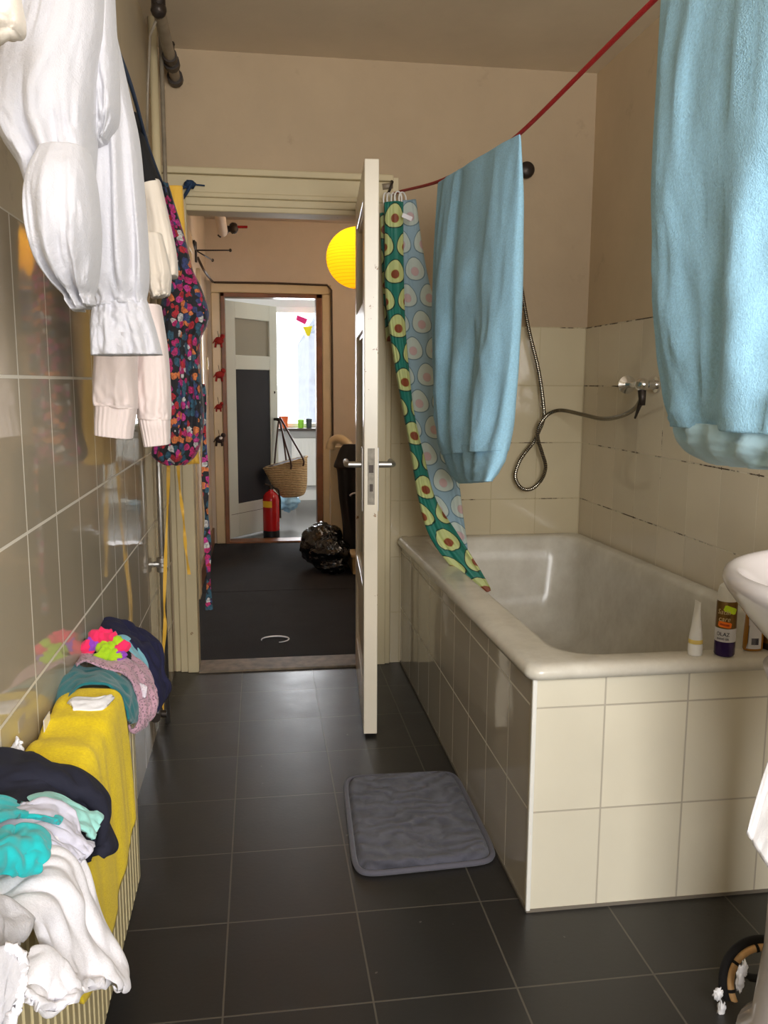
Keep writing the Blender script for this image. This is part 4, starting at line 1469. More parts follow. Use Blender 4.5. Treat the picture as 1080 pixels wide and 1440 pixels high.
# bright petals of a hair garland
gl = thing('flower_garland', at(150, 910, Y=1.86), 'pink, lime and purple fabric flower garland on top of the far laundry heap', 'garland')
random.seed(5)
base = [(130, 898, 'petal_pink'), (146, 896, 'petal_pink'), (156, 902, 'petal_pink'), (173, 912, 'petal_pink'), (138, 900, 'petal_pink'), (130, 909, 'petal_purple'), (168, 921, 'petal_purple'), (142, 911, 'petal_lime'), (150, 918, 'petal_lime'), (164, 907, 'petal_lime'), (146, 924, 'petal_lime'), (160, 922, 'petal_lime'), (155, 914, 'petal_lime'), (122, 912, 'petal_pink')]
for i, (px, py, m) in enumerate(base):
    c = at(px, py, Y=1.815 - .0010 * (py - 896))
    an = random.random() * 6
    e1 = W(math.cos(an), .2, math.sin(an))
    e1 /= np.linalg.norm(e1)
    e2 = np.cross(e1, W(.1, -1, .3))
    e2 /= np.linalg.norm(e2)
    nn = np.cross(e1, e2)
    rows = []
    for u in (-1, -.4, .4, 1):
        rows.append([c + e1 * u * .015 + e2 * v * .017 * (1 - .35 * u * u) + nn * .008 * (u * u + v * v) for v in (-1, -.3, .4, 1)])
    patch(MB(), rows, 12, 12, amp=.006, fu=2, fv=2, seed=i * 3.7, edge=1).build('petal', M[m], gl, smooth=True, solid=.0025)
for i in range(9):
    px, py = random.uniform(120, 176), random.uniform(903, 925)
    lump(MB(), at(px, py, Y=1.835), (.014, .012, .012), i, .4, 3).build('dark_ribbon', M['black_cloth'], gl, smooth=True)

# near heap
b = patch(MB(), lattice([
    [(-40, 1075, 1.18), (0, 1058, 1.21), (26, 1060, 1.23), (44, 1062, 1.235), (54, 1078, 1.235), (100, 1080, 1.235), (124, 1096, 1.235), (142, 1122, 1.235), (148, 1145, 1.225), (163, 1187, 1.225), (150, 1200, 1.215)],
    [(-50, 1095, 1.12), (0, 1080, 1.15), (30, 1078, 1.16), (54, 1084, 1.17), (86, 1092, 1.175), (112, 1108, 1.175), (130, 1126, 1.18), (140, 1148, 1.18), (146, 1170, 1.18), (150, 1190, 1.18), (140, 1203, 1.17)],
    [(-60, 1125, 1.08), (0, 1112, 1.11), (30, 1108, 1.13), (56, 1110, 1.15), (84, 1118, 1.16), (106, 1134, 1.17), (120, 1154, 1.17), (128, 1172, 1.18), (132, 1186, 1.18), (130, 1196, 1.18), (122, 1206, 1.18)],
    [(-60, 1150, 1.03), (0, 1140, 1.05), (30, 1136, 1.07), (54, 1140, 1.09), (78, 1148, 1.1), (98, 1160, 1.11), (108, 1172, 1.12), (112, 1184, 1.13), (114, 1192, 1.13), (112, 1200, 1.13), (108, 1206, 1.13)]]),
    nu=60, nv=84, amp=.012, fu=3, fv=5, seed=51, edge=.5)
cloth(b, 'sweater', M['navy'], 'crumpled dark navy sweater over the yellow towel with one corner hanging down', 'clothing', 'clothes in the near heap on the radiator', thick=.007)
b = patch(MB(), lattice([[(10, 1063, 1.26), (18, 1048, 1.27), (25, 1036, 1.28)], [(22, 1062, 1.255), (26, 1052, 1.265), (29, 1042, 1.27)], [(34, 1061, 1.25), (31, 1052, 1.26), (28, 1044, 1.27)]]), 12, 14, amp=.003, seed=9)
cloth(b, 'sock', M['white_cotton'], 'tip of a white sock sticking up behind the navy sweater', 'sock', thick=.006)
b = patch(MB(), lattice([
    [(20, 1130, 1.1), (50, 1121, 1.125), (76, 1119, 1.14), (100, 1128, 1.145), (122, 1139, 1.15), (134, 1143, 1.15), (142, 1150, 1.15)],
    [(24, 1142, 1.08), (54, 1132, 1.1), (80, 1132, 1.115), (100, 1142, 1.12), (118, 1152, 1.125), (130, 1160, 1.125), (138, 1166, 1.125)],
    [(30, 1156, 1.06), (58, 1148, 1.075), (84, 1150, 1.09), (102, 1160, 1.095), (114, 1168, 1.1), (122, 1176, 1.1), (130, 1182, 1.1)]]),
    nu=34, nv=50, amp=.007, fu=3, fv=3, seed=61, edge=.6)
cloth(b, 't_shirt', M['mint'], 'pale mint T-shirt whose corner rests on the navy sweater', 'clothing', 'clothes in the near heap on the radiator', thick=.006)
b = patch(MB(), lattice([
    [(30, 1132, 1.065), (54, 1126, 1.085), (80, 1126, 1.095), (97, 1138, 1.1), (106, 1158, 1.095), (118, 1178, 1.085), (127, 1190, 1.08)],
    [(-20, 1165, 1.0), (26, 1148, 1.04), (62, 1146, 1.06), (86, 1158, 1.07), (104, 1176, 1.07), (120, 1190, 1.065), (128, 1198, 1.06)],
    [(-30, 1185, .97), (20, 1166, 1.01), (50, 1164, 1.03), (76, 1174, 1.045), (92, 1190, 1.05), (106, 1202, 1.05), (118, 1208, 1.05)],
    [(-30, 1200, .96), (10, 1180, .99), (44, 1178, 1.01), (66, 1186, 1.025), (84, 1200, 1.03), (98, 1208, 1.035), (112, 1210, 1.04)]]),
    nu=50, nv=60, amp=.011, fu=4, fv=4, seed=71, edge=.7)
cloth(b, 'blouse', M['lavender_grey'], 'pale lavender grey blouse twisted across the mint T-shirt', 'clothing', 'clothes in the near heap on the radiator', thick=.006)
b = patch(MB(), lattice([
    [(-40, 1122, 1.03), (0, 1122, 1.06), (26, 1130, 1.075), (50, 1140, 1.08), (86, 1152, 1.075)],
    [(-40, 1140, .99), (0, 1138, 1.02), (24, 1142, 1.035), (46, 1146, 1.05), (86, 1158, 1.06)],
    [(-40, 1166, .95), (0, 1158, .98), (18, 1152, 1.01), (40, 1150, 1.03), (80, 1156, 1.05)]]),
    nu=30, nv=40, amp=.006, fu=3, fv=3, seed=81, edge=.6)
tq = thing('turquoise_top', at(20, 1180, Y=1.0), 'bright turquoise top balled up on the near laundry heap', 'clothing', 'clothes in the near heap on the radiator')
b.build('back_part', M['turq'], tq, smooth=True, solid=.006)
b = patch(MB(), lattice([
    [(-50, 1185, .9), (-10, 1176, .94), (12, 1166, .965), (24, 1165, .975), (46, 1168, .98), (66, 1178, .98)],
    [(-50, 1200, .87), (-8, 1188, .91), (14, 1180, .935), (30, 1180, .945), (50, 1186, .95), (66, 1196, .955)],
    [(-50, 1215, .85), (-8, 1204, .89), (14, 1198, .91), (32, 1200, .92), (48, 1206, .93), (60, 1214, .935)],
    [(-50, 1232, .85), (-8, 1230, .885), (12, 1230, .9), (26, 1231, .91), (40, 1228, .92), (52, 1222, .93)]]),
    nu=44, nv=50, amp=.0095, fu=2.6, fv=3, seed=91, edge=.6)
b.build('front_part', M['turq'], tq, smooth=True, solid=.008)
b = patch(MB(), lattice([[(100, 1196, 1.1), (112, 1200, 1.1), (119, 1210, 1.1)], [(104, 1212, 1.09), (112, 1216, 1.09), (117, 1222, 1.09)], [(106, 1226, 1.08), (111, 1228, 1.08), (115, 1230, 1.08)]]), 12, 12, amp=.003, seed=3)
cloth(b, 'cloth_corner', M['teal'], 'corner of a green cloth hanging out under the lavender blouse', 'cloth')
b = patch(MB(), lattice([
    [(-40, 1236, .93), (10, 1214, .985), (50, 1190, 1.03), (76, 1186, 1.055), (100, 1204, 1.06), (118, 1240, 1.06), (140, 1284, 1.055), (160, 1318, 1.05), (178, 1358, 1.045), (178, 1384, 1.04)],
    [(-40, 1262, .9), (10, 1240, .94), (50, 1222, .98), (76, 1222, 1.0), (98, 1244, 1.01), (112, 1280, 1.01), (130, 1318, 1.01), (148, 1352, 1.005), (164, 1378, 1.0), (166, 1391, 1.0)],
    [(-40, 1300, .86), (6, 1280, .9), (40, 1262, .93), (66, 1266, .95), (84, 1290, .96), (100, 1322, .965), (116, 1352, .965), (130, 1374, .96), (142, 1384, .96), (148, 1388, .96)],
    [(-40, 1340, .83), (0, 1310, .86), (28, 1296, .885), (44, 1302, .9), (60, 1326, .91), (76, 1352, .92), (90, 1370, .92), (100, 1380, .92), (108, 1386, .92), (114, 1386, .92)]]),
    nu=60, nv=84, amp=.014, fu=4, fv=2.5, seed=101, edge=.6)
cloth(b, 'bath_towel', M['white_terry'], 'fluffy white bath towel draped from the radiator towards the floor', 'towel', thick=.012)
b = patch(MB(), lattice([
    [(40, 1340, .88), (64, 1336, .885), (86, 1356, .885), (100, 1380, .885), (113, 1400, .88)],
    [(30, 1370, .86), (58, 1362, .865), (78, 1382, .865), (92, 1400, .865), (104, 1410, .86)],
    [(24, 1400, .84), (46, 1396, .845), (58, 1412, .845), (66, 1420, .845), (76, 1422, .84)],
    [(20, 1400, .82), (32, 1398, .825), (38, 1404, .825), (44, 1410, .825), (52, 1418, .82)]]),
    nu=34, nv=44, amp=.008, fu=3, fv=3, seed=111, edge=.7)
cloth(b, 'hand_towel', M['white_terry'], 'white terry hand towel showing below the larger white bath towel', 'towel', thick=.01)
b = patch(MB(), lattice([
    [(-60, 1250, .74), (-20, 1256, .77), (10, 1268, .79), (44, 1292, .80)],
    [(-60, 1300, .72), (-20, 1290, .75), (8, 1300, .77), (34, 1316, .78)],
    [(-60, 1350, .70), (-20, 1336, .73), (2, 1338, .745), (20, 1334, .76)],
    [(-60, 1380, .69), (-30, 1372, .7), (-14, 1362, .71), (-4, 1352, .72)]]), nu=30, nv=36, amp=.008, fu=3, fv=3, seed=121, edge=.7)
cloth(b, 'pillowcase', M['white_gauze'], 'smooth white cotton cloth lying over the near white towel', 'cloth', thick=.008)
lc = patch(MB(), lattice([
    [(-60, 1350, .68), (-20, 1338, .69), (10, 1330, .70), (26, 1338, .70), (33, 1354, .70)],
    [(-60, 1400, .67), (-20, 1390, .68), (8, 1380, .69), (22, 1380, .69), (30, 1386, .69)],
    [(-60, 1450, .66), (-20, 1440, .67), (0, 1430, .68), (12, 1424, .68), (22, 1420, .68)],
    [(-60, 1500, .65), (-20, 1490, .66), (-8, 1480, .67), (-2, 1470, .67), (6, 1460, .67)]]), nu=26, nv=30, amp=.005, fu=3, fv=3, seed=131, edge=.7)
lt = thing('lace_cloth', at(10, 1400, Y=.69), 'white cloth with a braided lace edge at the near end of the laundry', 'cloth')
lc.build('lace_panel', M['white_gauze'], lt, smooth=True, solid=.005)
eg = catmull([at(10, 1330, Y=.70), at(26, 1337, Y=.70), at(33, 1354, Y=.70), at(30, 1386, Y=.69), at(22, 1420, Y=.68), at(6, 1460, Y=.67)], 60)
eg = [p + W(.0018 * math.sin(i * 1.9), -.002, .0018 * math.cos(i * 1.9)) for i, p in enumerate(eg)]
MB().sweep(eg, [.0035 + .0012 * (i % 2) for i in range(60)], 8).build('braided_edge', M['white_terry'], lt, smooth=True)

# ------------------------------------------------------------------ clothes on the blue cord
cord = [at(266, 262, Y=3.58), at(252, 284, Y=3.4), at(238, 272, Y=2.9), at(230, 262, Y=2.5), at(208, 205, Y=2.1), at(184, 120, Y=1.75), at(128, -40, Y=1.3), W(-.24, .8, 2.0), W(-.22, 0, 2.05), W(-.2, FY, 2.1)]
bc = thing('cord_line', cord[0], 'blue cord knotted to the door header, carrying the hanging clothes', 'cord')
MB().sweep(catmull(cord, 80), .004, 8).build('cord', M['blue_cord'], bc, smooth=True)
b = MB()
lump(b, at(267, 259, Y=3.565), (.022, .02, .016), 4, .35, 4)
b.sweep(catmull([at(270, 258, Y=3.55), at(262, 272, Y=3.55), at(255, 282, Y=3.55), at(253, 288, Y=3.55)], 16), .006, 8)
b.sweep([at(266, 262, Y=3.56), at(253, 264, Y=3.56)], .006, 8)
b.sweep([at(270, 259, Y=3.58), at(288, 261, Y=3.58)], .003, 8)
b.build('knot', M['blue_cord'], bc, smooth=True)

yd = thing('yellow_dress', (-.27, 2.9, 1.98), 'yellow dress with two thin trailing ribbons behind the floral dress', 'clothing')
b = loft2(MB(), [(262, 262, 234, 257, 2.9, .03), (290, 290, 236, 259, 2.9, .05), (340, 340, 238, 262, 2.9, .05), (450, 450, 240, 270, 2.88, .06), (580, 580, 240, 276, 2.86, .06), (640, 640, 238, 280, 2.85, .05), (652, 652, 244, 281, 2.85, .03)], folds=3, amp=.01, seed=3, n=48, nv=50)
b.build('skirt', M['yellow_silk'], yd, smooth=True)


def ribbon(pts, Y, w, m, name, par, twist=True):
    vs, fs = [], []
    P_ = catmull([(x, y, 0) for x, y in pts], 60)
    for i, (x, y, _) in enumerate(P_):
        ww = w * (.75 + .25 * math.sin(i * .35))
        for dz in (0, .0015):
            for s_ in (-1, 1):
                q = at(x + s_ * ww, y, Y=Y + .004 * math.sin(i * .3 + s_)) + W(0, dz, 0)
                vs.append(q)
    for i in range(59):
        a, c = i * 4, (i + 1) * 4
        fs += [(a, a + 1, c + 1, c), (a + 2, c + 2, c + 3, a + 3), (a, c, c + 2, a + 2), (a + 1, a + 3, c + 3, c + 1)]
    return MB().add(vs, fs).build(name, m, par, smooth='auto')


ribbon([(237, 648), (236, 700), (233, 780), (231, 850), (232, 880), (229, 930), (228, 1000)], 2.84, 2.6, M['yellow_silk'], 'ribbon', yd)
ribbon([(250, 648), (253, 690), (258, 730), (261, 770), (266, 808)], 2.86, 2.4, M['yellow_silk'], 'ribbon', yd)

fd = thing('floral_dress', (-.2, 2.45, 1.9), 'dark floral dress with pink and orange flowers and a long tie belt', 'clothing')
b = loft2(MB(), [(258, 258, 223, 237, 2.5, .03), (285, 285, 228, 245, 2.48, .05), (330, 330, 236, 259, 2.46, .07), (378, 378, 240, 271, 2.45, .08), (400, 400, 232, 281, 2.44, .10), (434, 434, 226, 293, 2.43, .11), (455, 455, 225, 292, 2.43, .11), (480, 480, 226, 282, 2.43, .11), (530, 530, 226, 283, 2.42, .12), (580, 580, 224, 287, 2.42, .12), (615, 615, 218, 284, 2.41, .11), (640, 640, 214, 276, 2.41, .09), (653, 653, 230, 262, 2.41, .05)],
          folds=5, amp=.016, seed=1.1, n=72, nv=90, grow=.5)
b.build('dress_body', M['floral'], fd, smooth=True)
ribbon([(284, 540), (287, 600), (289, 680), (291, 740), (293, 800), (294, 858)], 2.44, 5.2, floral('floral_belt', 60), 'tie_belt', fd)

# cream sweater with black shoulders
cs_ = thing('black_shouldered_sweater', (-.25, 2.05, 1.85), 'cream sweater with black shoulders hanging between the white blouse and the floral dress', 'clothing')
b = loft2(MB(), [(160, 160, 184, 193, 2.02, .03), (190, 190, 186, 202, 2.02, .06), (225, 225, 190, 214, 2.02, .08), (255, 255, 192, 225, 2.02, .09), (266, 258, 194, 226, 2.02, .09)], folds=2, amp=.005, seed=2, n=44, nv=40)
b.build('black_yoke', M['black_cloth'], cs_, smooth=True)
b = loft2(MB(), [(262, 256, 196, 226, 2.02, .09), (300, 300, 203, 236, 2.02, .09), (350, 350, 206, 247, 2.02, .10), (385, 385, 208, 250, 2.02, .10), (391, 389, 209, 248, 2.02, .09)], folds=3, amp=.010, seed=3, n=56, nv=50)
b.build('sleeve', M['cream_cotton'], cs_, smooth=True)
b = loft2(MB(), [(330, 330, 200, 228, 1.95, .07), (380, 380, 206, 240, 1.95, .08), (400, 402, 206, 240, 1.95, .08), (416, 412, 212, 239, 1.95, .07), (420, 415, 213, 238, 1.95, .06)], folds=4, amp=.012, seed=6, n=56, nv=40)
b.build('sleeve', M['cream_cotton'], cs_, smooth=True)

# pale pink sweatshirt
ps = thing('pink_sweatshirt', (-.26, 1.75, 1.6), 'pale pink sweatshirt whose two ribbed cuffs hang below the white blouse', 'clothing')
b = loft2(MB(), [(110, 110, 140, 160, 1.75, .04), (180, 180, 136, 178, 1.75, .10), (260, 260, 136, 190, 1.75, .12), (330, 330, 136, 196, 1.75, .12), (420, 420, 136, 204, 1.75, .12), (470, 470, 136, 216, 1.75, .10)], folds=3, amp=.01, seed=2, n=56, nv=50)
b.build('body', M['pink_cotton'], ps, smooth=True)
b = loft2(MB(), [(430, 430, 136, 192, 1.72, .10), (500, 500, 134, 192, 1.72, .10), (555, 560, 132, 193, 1.72, .10), (569, 575, 133, 193, 1.72, .09)], folds=3, amp=.012, seed=1, n=56, nv=50)
b.build('sleeve', M['pink_cotton'], ps, smooth=True)
b = loft2(MB(), [(566, 573, 134, 192, 1.72, .085), (575, 582, 135, 191, 1.72, .09), (595, 602, 134, 188, 1.72, .085), (611, 617, 134, 186, 1.72, .075)], folds=16, amp=.0025, seed=1, n=100, nv=24, crease=.1, grow=0, open_end=True)
b.build('cuff', M['pink_cotton'], ps, smooth=True)
b = loft2(MB(), [(430, 430, 192, 226, 1.80, .10), (500, 496, 191, 236, 1.80, .10), (560, 560, 192, 240, 1.80, .10), (588, 590, 194, 240, 1.80, .09)], folds=3, amp=.010, seed=4, n=56, nv=50)
b.build('sleeve', M['pink_cotton'], ps, smooth=True)
b = loft2(MB(), [(586, 588, 195, 239, 1.80, .085), (596, 597, 197, 239, 1.80, .09), (612, 610, 200, 239, 1.80, .08), (628, 624, 203, 239, 1.80, .07)], folds=16, amp=.0025, seed=5, n=100, nv=24, crease=.1, grow=0, open_end=True)
b.build('cuff', M['pink_cotton'], ps, smooth=True)

# white blouse
bl = thing('white_blouse', (-.26, 1.3, 1.95), 'white gauzy blouse with puffed sleeves and a ruffled cuff, nearest on the cord', 'clothing')
b = loft2(MB(), [(-160, -160, 66, 150, 1.30, .06), (-60, -60, 44, 155, 1.28, .12), (0, 0, 36, 152, 1.26, .16), (60, 60, 22, 150, 1.25, .18), (120, 120, 4, 140, 1.24, .18), (170, 170, 2, 134, 1.23, .18), (205, 205, 12, 132, 1.23, .17), (240, 240, 34, 130, 1.22, .15), (275, 275, 46, 128, 1.22, .12), (300, 300, 70, 120, 1.22, .08)], folds=4, amp=.016, seed=1.7, n=90, nv=90, power=.85)
b.build('bodice', M['white_gauze'], bl, smooth=True)
b = loft2(MB(), [(215, 215, 60, 125, 1.17, .10), (250, 250, 46, 132, 1.16, .13), (290, 290, 42, 136, 1.16, .15), (330, 330, 46, 138, 1.16, .15), (370, 370, 58, 136, 1.17, .14), (400, 400, 78, 132, 1.18, .11), (418, 414, 94, 130, 1.19, .07), (426, 422, 96, 132, 1.19, .06), (438, 428, 104, 132, 1.19, .05)], folds=5, amp=.018, seed=4.2, n=90, nv=80, power=.9)
b.build('puff_sleeve', M['white_gauze'], bl, smooth=True)
b = loft2(MB(), [(-160, -160, 105, 140, 1.36, .05), (-40, -40, 112, 148, 1.36, .09), (20, 20, 114, 157, 1.36, .11), (80, 80, 116, 170, 1.36, .12), (140, 140, 118, 183, 1.36, .13), (200, 200, 120, 195, 1.36, .14), (300, 300, 118, 204, 1.36, .15), (370, 370, 116, 208, 1.36, .14), (400, 400, 120, 208, 1.36, .12), (424, 418, 130, 206, 1.36, .08), (432, 427, 131, 207, 1.36, .075)], folds=5, amp=.014, seed=.6, n=90, nv=90, power=.9)
b.build('long_sleeve', M['white_gauze'], bl, smooth=True)
b = loft2(MB(), [(428, 424, 131, 207, 1.36, .075), (440, 438, 130, 211, 1.36, .085), (465, 465, 129, 219, 1.36, .095), (500, 499, 130, 228, 1.36, .10)], folds=8, amp=.010, seed=2.6, n=110, nv=30, grow=.4, power=.9, open_end=True)
b.build('ruffle_cuff', M['white_gauze'], bl, smooth=True)
b = loft2(MB(), [(-30, -30, 118, 160, 1.28, .05), (40, 40, 112, 162, 1.27, .09), (110, 110, 114, 166, 1.27, .10), (160, 160, 122, 166, 1.27, .09), (190, 182, 128, 160, 1.27, .07), (206, 198, 132, 150, 1.27, .04)], folds=3, amp=.012, seed=5.5, n=70, nv=60, power=.9)
b.build('sleeve_flap', M['white_gauze'], bl, smooth=True)
cc = loft2(MB(), [(-120, -120, -30, 10, .95, .05), (-20, -20, -40, 24, .95, .06), (25, 20, -40, 31, .95, .07), (45, 38, -36, 31, .95, .06), (56, 46, -30, 26, .95, .03)], folds=3, amp=.008, seed=2.5, n=50, nv=40)
tag(cc.build('cream_garment', M['cream_cotton'], smooth=True), 'rounded end of a cream garment hanging in front of the white blouse', 'clothing')

# ------------------------------------------------------------------ things in the hall
LANT = (.525, 4.62, 1.882)
ln = thing('paper_lantern', LANT, 'round yellow paper lantern glowing below the hall ceiling beside the open door', 'lantern')
pr = []
for i in range(121):
    a = -PI / 2 + PI * i / 120
    rib = .0022 * abs(math.sin(i * PI / 4))
    rad = (.166 + rib - .002) * math.cos(a)
    pr.append((max(rad, .022), .158 * math.sin(a)))
MB().lathe(LANT, pr, 56, cap0=False, cap1=False).build('paper_shade', M['lantern'], ln, smooth=True)
MB().sweep([(LANT[0], LANT[1], LANT[2] + .15), (LANT[0], LANT[1], HZ)], .004, 8).build('cord', M['cable'], ln)
MB().lathe((LANT[0], LANT[1], HZ - .04), [(.035, .04), (.035, .012), (.008, 0)], 20).build('ceiling_rose', M['white_paint'], ln, smooth='auto')

sw = thing('light_switch', (-.35, 4.95, 1.3), 'yellowed light switch on the hall door frame', 'switch')
c = at(292, 511, X=-.345)
MB().box(-.353, -.342, c[1] - .03, c[1] + .03, c[2] - .04, c[2] + .04).build('plate', M['yellowed'], sw, bevel=.004)
MB().box(-.343, -.338, c[1] - .015, c[1] + .015, c[2] - .02, c[2] + .02).build('rocker', M['plastic_white'], sw, bevel=.002)

dr = thing('wall_drying_rack', at(274, 352, X=-.375), 'thin wire wall rack with arms sticking out high on the hall wall', 'rack')
h0 = at(275, 352, X=-.37)
MB().box(-.376, -.362, h0[1] - .02, h0[1] + .02, h0[2] - .07, h0[2] + .05).build('bracket', M['dark_metal'], dr, bevel=.003)
for (px, py), Y in (((324, 352), h0[1] + .05), ((299, 366), h0[1] + .3), ((273, 340), h0[1] - .2), ((268, 332), h0[1] - .3)):
    e = at(px, py, Y=Y)
    a_ = MB().sweep([h0, e], .0045, 8)
    lump(a_, e, (.009, .009, .011), 1, .1, 2, 10, 8)
    a_.build('arm', M['dark_metal'], dr, smooth=True)
cb = catmull([at(278, 362, Y=h0[1] + .1), at(288, 382, Y=5.6), at(299, 396, Y=6.57), at(302, 397, Y=6.56)], 24)
cb2 = [at(302, 397, Y=6.56), at(380, 398, Y=6.56), at(460, 401, Y=6.56), at(466, 408, Y=6.56), at(467, 480, Y=6.56), at(468, 620, Y=6.56)]
tag(MB().sweep(list(cb) + cb2[1:], .008, 8).build('wall_cable', M['cable'], smooth='auto'), 'dark cable running along the top of the far door frame', 'cable')

hv = thing('pipe_valve', at(318, 323, Y=5.2), 'dark pipe fitting with a red lever below the hall ceiling', 'valve')
p0, p1 = at(303, 268, Y=4.4), at(313, 326, Y=5.2)
MB().sweep([p0, p1], .03, 12).build('pipe_run', M['plaster_hall'], hv, smooth='auto')
b = MB()
c = at(315, 323, Y=5.2)
lump(b, c, (.03, .03, .03), 2, .15)
lump(b, c + W(.055, 0, .01), (.026, .03, .032), 3, .15)
b.sweep([c, c + W(.055, 0, .01)], .018, 10)
b.sweep([c, c + W(-.03, 0, -.04)], .012, 8)
b.build('fitting', M['dark_metal'], hv, smooth=True)
MB().obox(c + W(.105, 0, .018), (1, 0, .02), (0, 1, 0), (0, 0, 1), .03, .008, .007).build('lever', M['red_paint'], hv, bevel=.003)

# small felt animals hung on the far door frame
for i, (px, py, m, lab) in enumerate([(308, 479, 'red_felt', 'red felt animal, topmost of four hung on the far door frame'), (309, 527, 'red_felt', 'red felt animal, second from the top on the far door frame'), (308, 572, 'red_felt', 'small red felt animal, third from the top on the far door frame'), (309, 618, 'dark_felt', 'dark felt animal with pale patches, lowest on the far door frame')]):
    c = at(px, py, Y=6.52)
    o = thing('felt_animal', c, lab, 'ornament', 'felt animals on the far door frame')
    k = .75 if i == 2 else 1
    b = MB()
    lump(b, c, (.034 * k, .02, .026 * k), i, .2, 3, 16, 12)
    lump(b, c + W(.026, 0, .03) * k, (.018 * k, .016, .018 * k), i + 4, .2, 3, 14, 10)
    for dx in (-.022, .014):
        b.sweep([c + W(dx, 0, -.01) * k, c + W(dx * 1.25, 0, -.05) * k], .008 * k, 8)
    b.sweep([c + W(-.03, 0, .005) * k, c + W(-.045, 0, -.02) * k], .005, 6)
    b.build('body', M[m], o, smooth=True)
    MB().sweep([c + W(.0, 0, .02), c + W(-.01, .02, .07)], .002, 6).build('hanging_thread', M['cable'], o)
    if i == 3:
        lump(MB(), c + W(.01, -.018, .012), (.013, .006, .01), 7, .2, 3, 12, 8).build('pale_patch', M['white_cotton'], o, smooth=True)

ex = thing('fire_extinguisher', (.078, 6.84, 0), 'red fire extinguisher with a yellow label standing in the far doorway', 'fire extinguisher')
EC = (.078, 6.84, 0)
MB().lathe(EC, [(.058, .05), (.066, .055), (.066, .30), (.06, .335), (.04, .36), (.02, .372), (.018, .385)], 30).build('cylinder', M['red_paint'], ex, smooth='auto')
MB().lathe(EC, [(.06, 0), (.066, .004), (.066, .052), (.06, .055)], 30).build('black_base', mat('black_rubber', srgb(22, 21, 21), .5), ex, smooth='auto')
b = MB()
b.lathe((EC[0], EC[1], .385), [(.02, 0), (.02, .03), (.012, .035)], 16)
b.sweep([(EC[0], EC[1], .41), (EC[0] - .05, EC[1] - .02, .43)], .009, 8)
b.sweep([(EC[0] + .01, EC[1], .40), (EC[0] + .06, EC[1], .38), (EC[0] + .072, EC[1], .3), (EC[0] + .072, EC[1], .15)], .008, 8)
b.build('valve_head', M['dark_metal'], ex, smooth='auto')
vs, fs = [], []
for lay in (0, .001):
    for k in range(11):
        a = math.radians(-165 + 80 * k / 10)
        for z in (.245, .295):
            vs.append((EC[0] + (.0664 + lay) * math.cos(a), EC[1] + (.0664 + lay) * math.sin(a), z))
for k in range(10):
    q = k * 2
    fs += [(22 + q, 22 + q + 2, 22 + q + 3, 22 + q + 1), (q, q + 1, q + 3, q + 2)]
MB().add(vs, fs).build('label', mat('yellow_label', srgb(236, 190, 40), .4), ex, smooth=True)

# straw bag on the chalkboard door's knob
BY = 7.0
sb = thing('straw_bag', at(400, 670, Y=BY), 'woven straw bag hanging by leather straps from the chalkboard door', 'bag')
secs = [(660, 643, 370.5, 432, BY, .20), (672, 664, 377, 432, BY, .20), (685, 682, 384, 431.5, BY, .18), (694, 694, 391, 428, BY, .15), (699, 698, 397, 420, BY, .10)]
b = loft2(MB(), secs, folds=1, amp=.004, n=56, nv=34, power=.95)
MBs = b
b.build('basket', M['straw'], sb, smooth=True)
TL, TR = at(371, 659, Y=BY), at(432, 642, Y=BY)
cmid = (TL + TR) / 2
rim = [cmid + (TR - TL) / 2 * math.cos(a) + W(0, .10 * math.sin(a), 0) for a in np.linspace(0, 2 * PI, 40, endpoint=False)]
MB().sweep(rim, .008, 8, closed=True).build('braided_rim', M['straw'], sb, smooth=True)
inn = [cmid + (p - cmid) * .93 + W(0, 0, .004) for p in rim]
inn2 = [cmid + (p - cmid) * .9 + W(0, 0, -.004) for p in rim]
MB().rings([inn, inn2], True, True).build('mouth_shade', mat('inside_shade', srgb(58, 44, 30), .9), sb)  # dark disc across the mouth, standing in for the shaded inside
kn = hp + n2 * .055
for fr_, sgn in ((-.1, -1), (-.02, 1)):
    for s0, s1 in ((-.55, -.35), (.3, .62)):
        pass
fb = lambda u, dy: cmid + (TR - TL) / 2 * u + W(0, dy, 0)
for dy, u0, u1, drop in ((-.104, .22, .78, .055), (.104, -.5, .05, .01)):
    pts = [fb(u0, dy * .95) - W(0, 0, drop), fb(u0, dy), fb(u0, dy) * .5 + kn * .5 + W(-.005, dy * .1, 0), kn + W(0, 0, .012), fb(u1, dy) * .5 + kn * .5 + W(.005, dy * .1, 0), fb(u1, dy), fb(u1, dy * .95) - W(0, 0, drop)]
    MB().sweep(catmull(pts, 60), .0075, 8).build('strap', M['brown_leather'], sb, smooth=True)
pbg = lump(MB(), at(404, 704, Y=7.35) + W(0, 0, 0), (.10, .09, .085), 5, .35, 3, 30, 20)
tag(pbg.build('plastic_bag', M['plastic_blue'], smooth=True), 'pale blue crumpled plastic bag on the floor below the straw bag', 'bag')

bb = at(462, 803, Z=0)
gb = thing('garbage_bag', (bb[0], bb[1], 0), 'shiny black bin bag full on the hall carpet in front of the newel post', 'garbage bag')
b = MB()
lump(b, (bb[0] - .03, bb[1] + .14, .148), (.15, .16, .15), 3, .16, 2.2, 44, 30)
b.build('rear_bulge', M['bin_bag'], gb, smooth=True)
lump(MB(), (bb[0] + .01, bb[1] + .03, .115), (.135, .15, .118), 9, .2, 2.6, 44, 30).build('front_bulge', M['bin_bag'], gb, smooth=True)
lump(MB(), (bb[0] + .03, bb[1] - .06, .05), (.09, .10, .055), 12, .3, 3, 30, 20).build('tied_end', M['bin_bag'], gb, smooth=True)

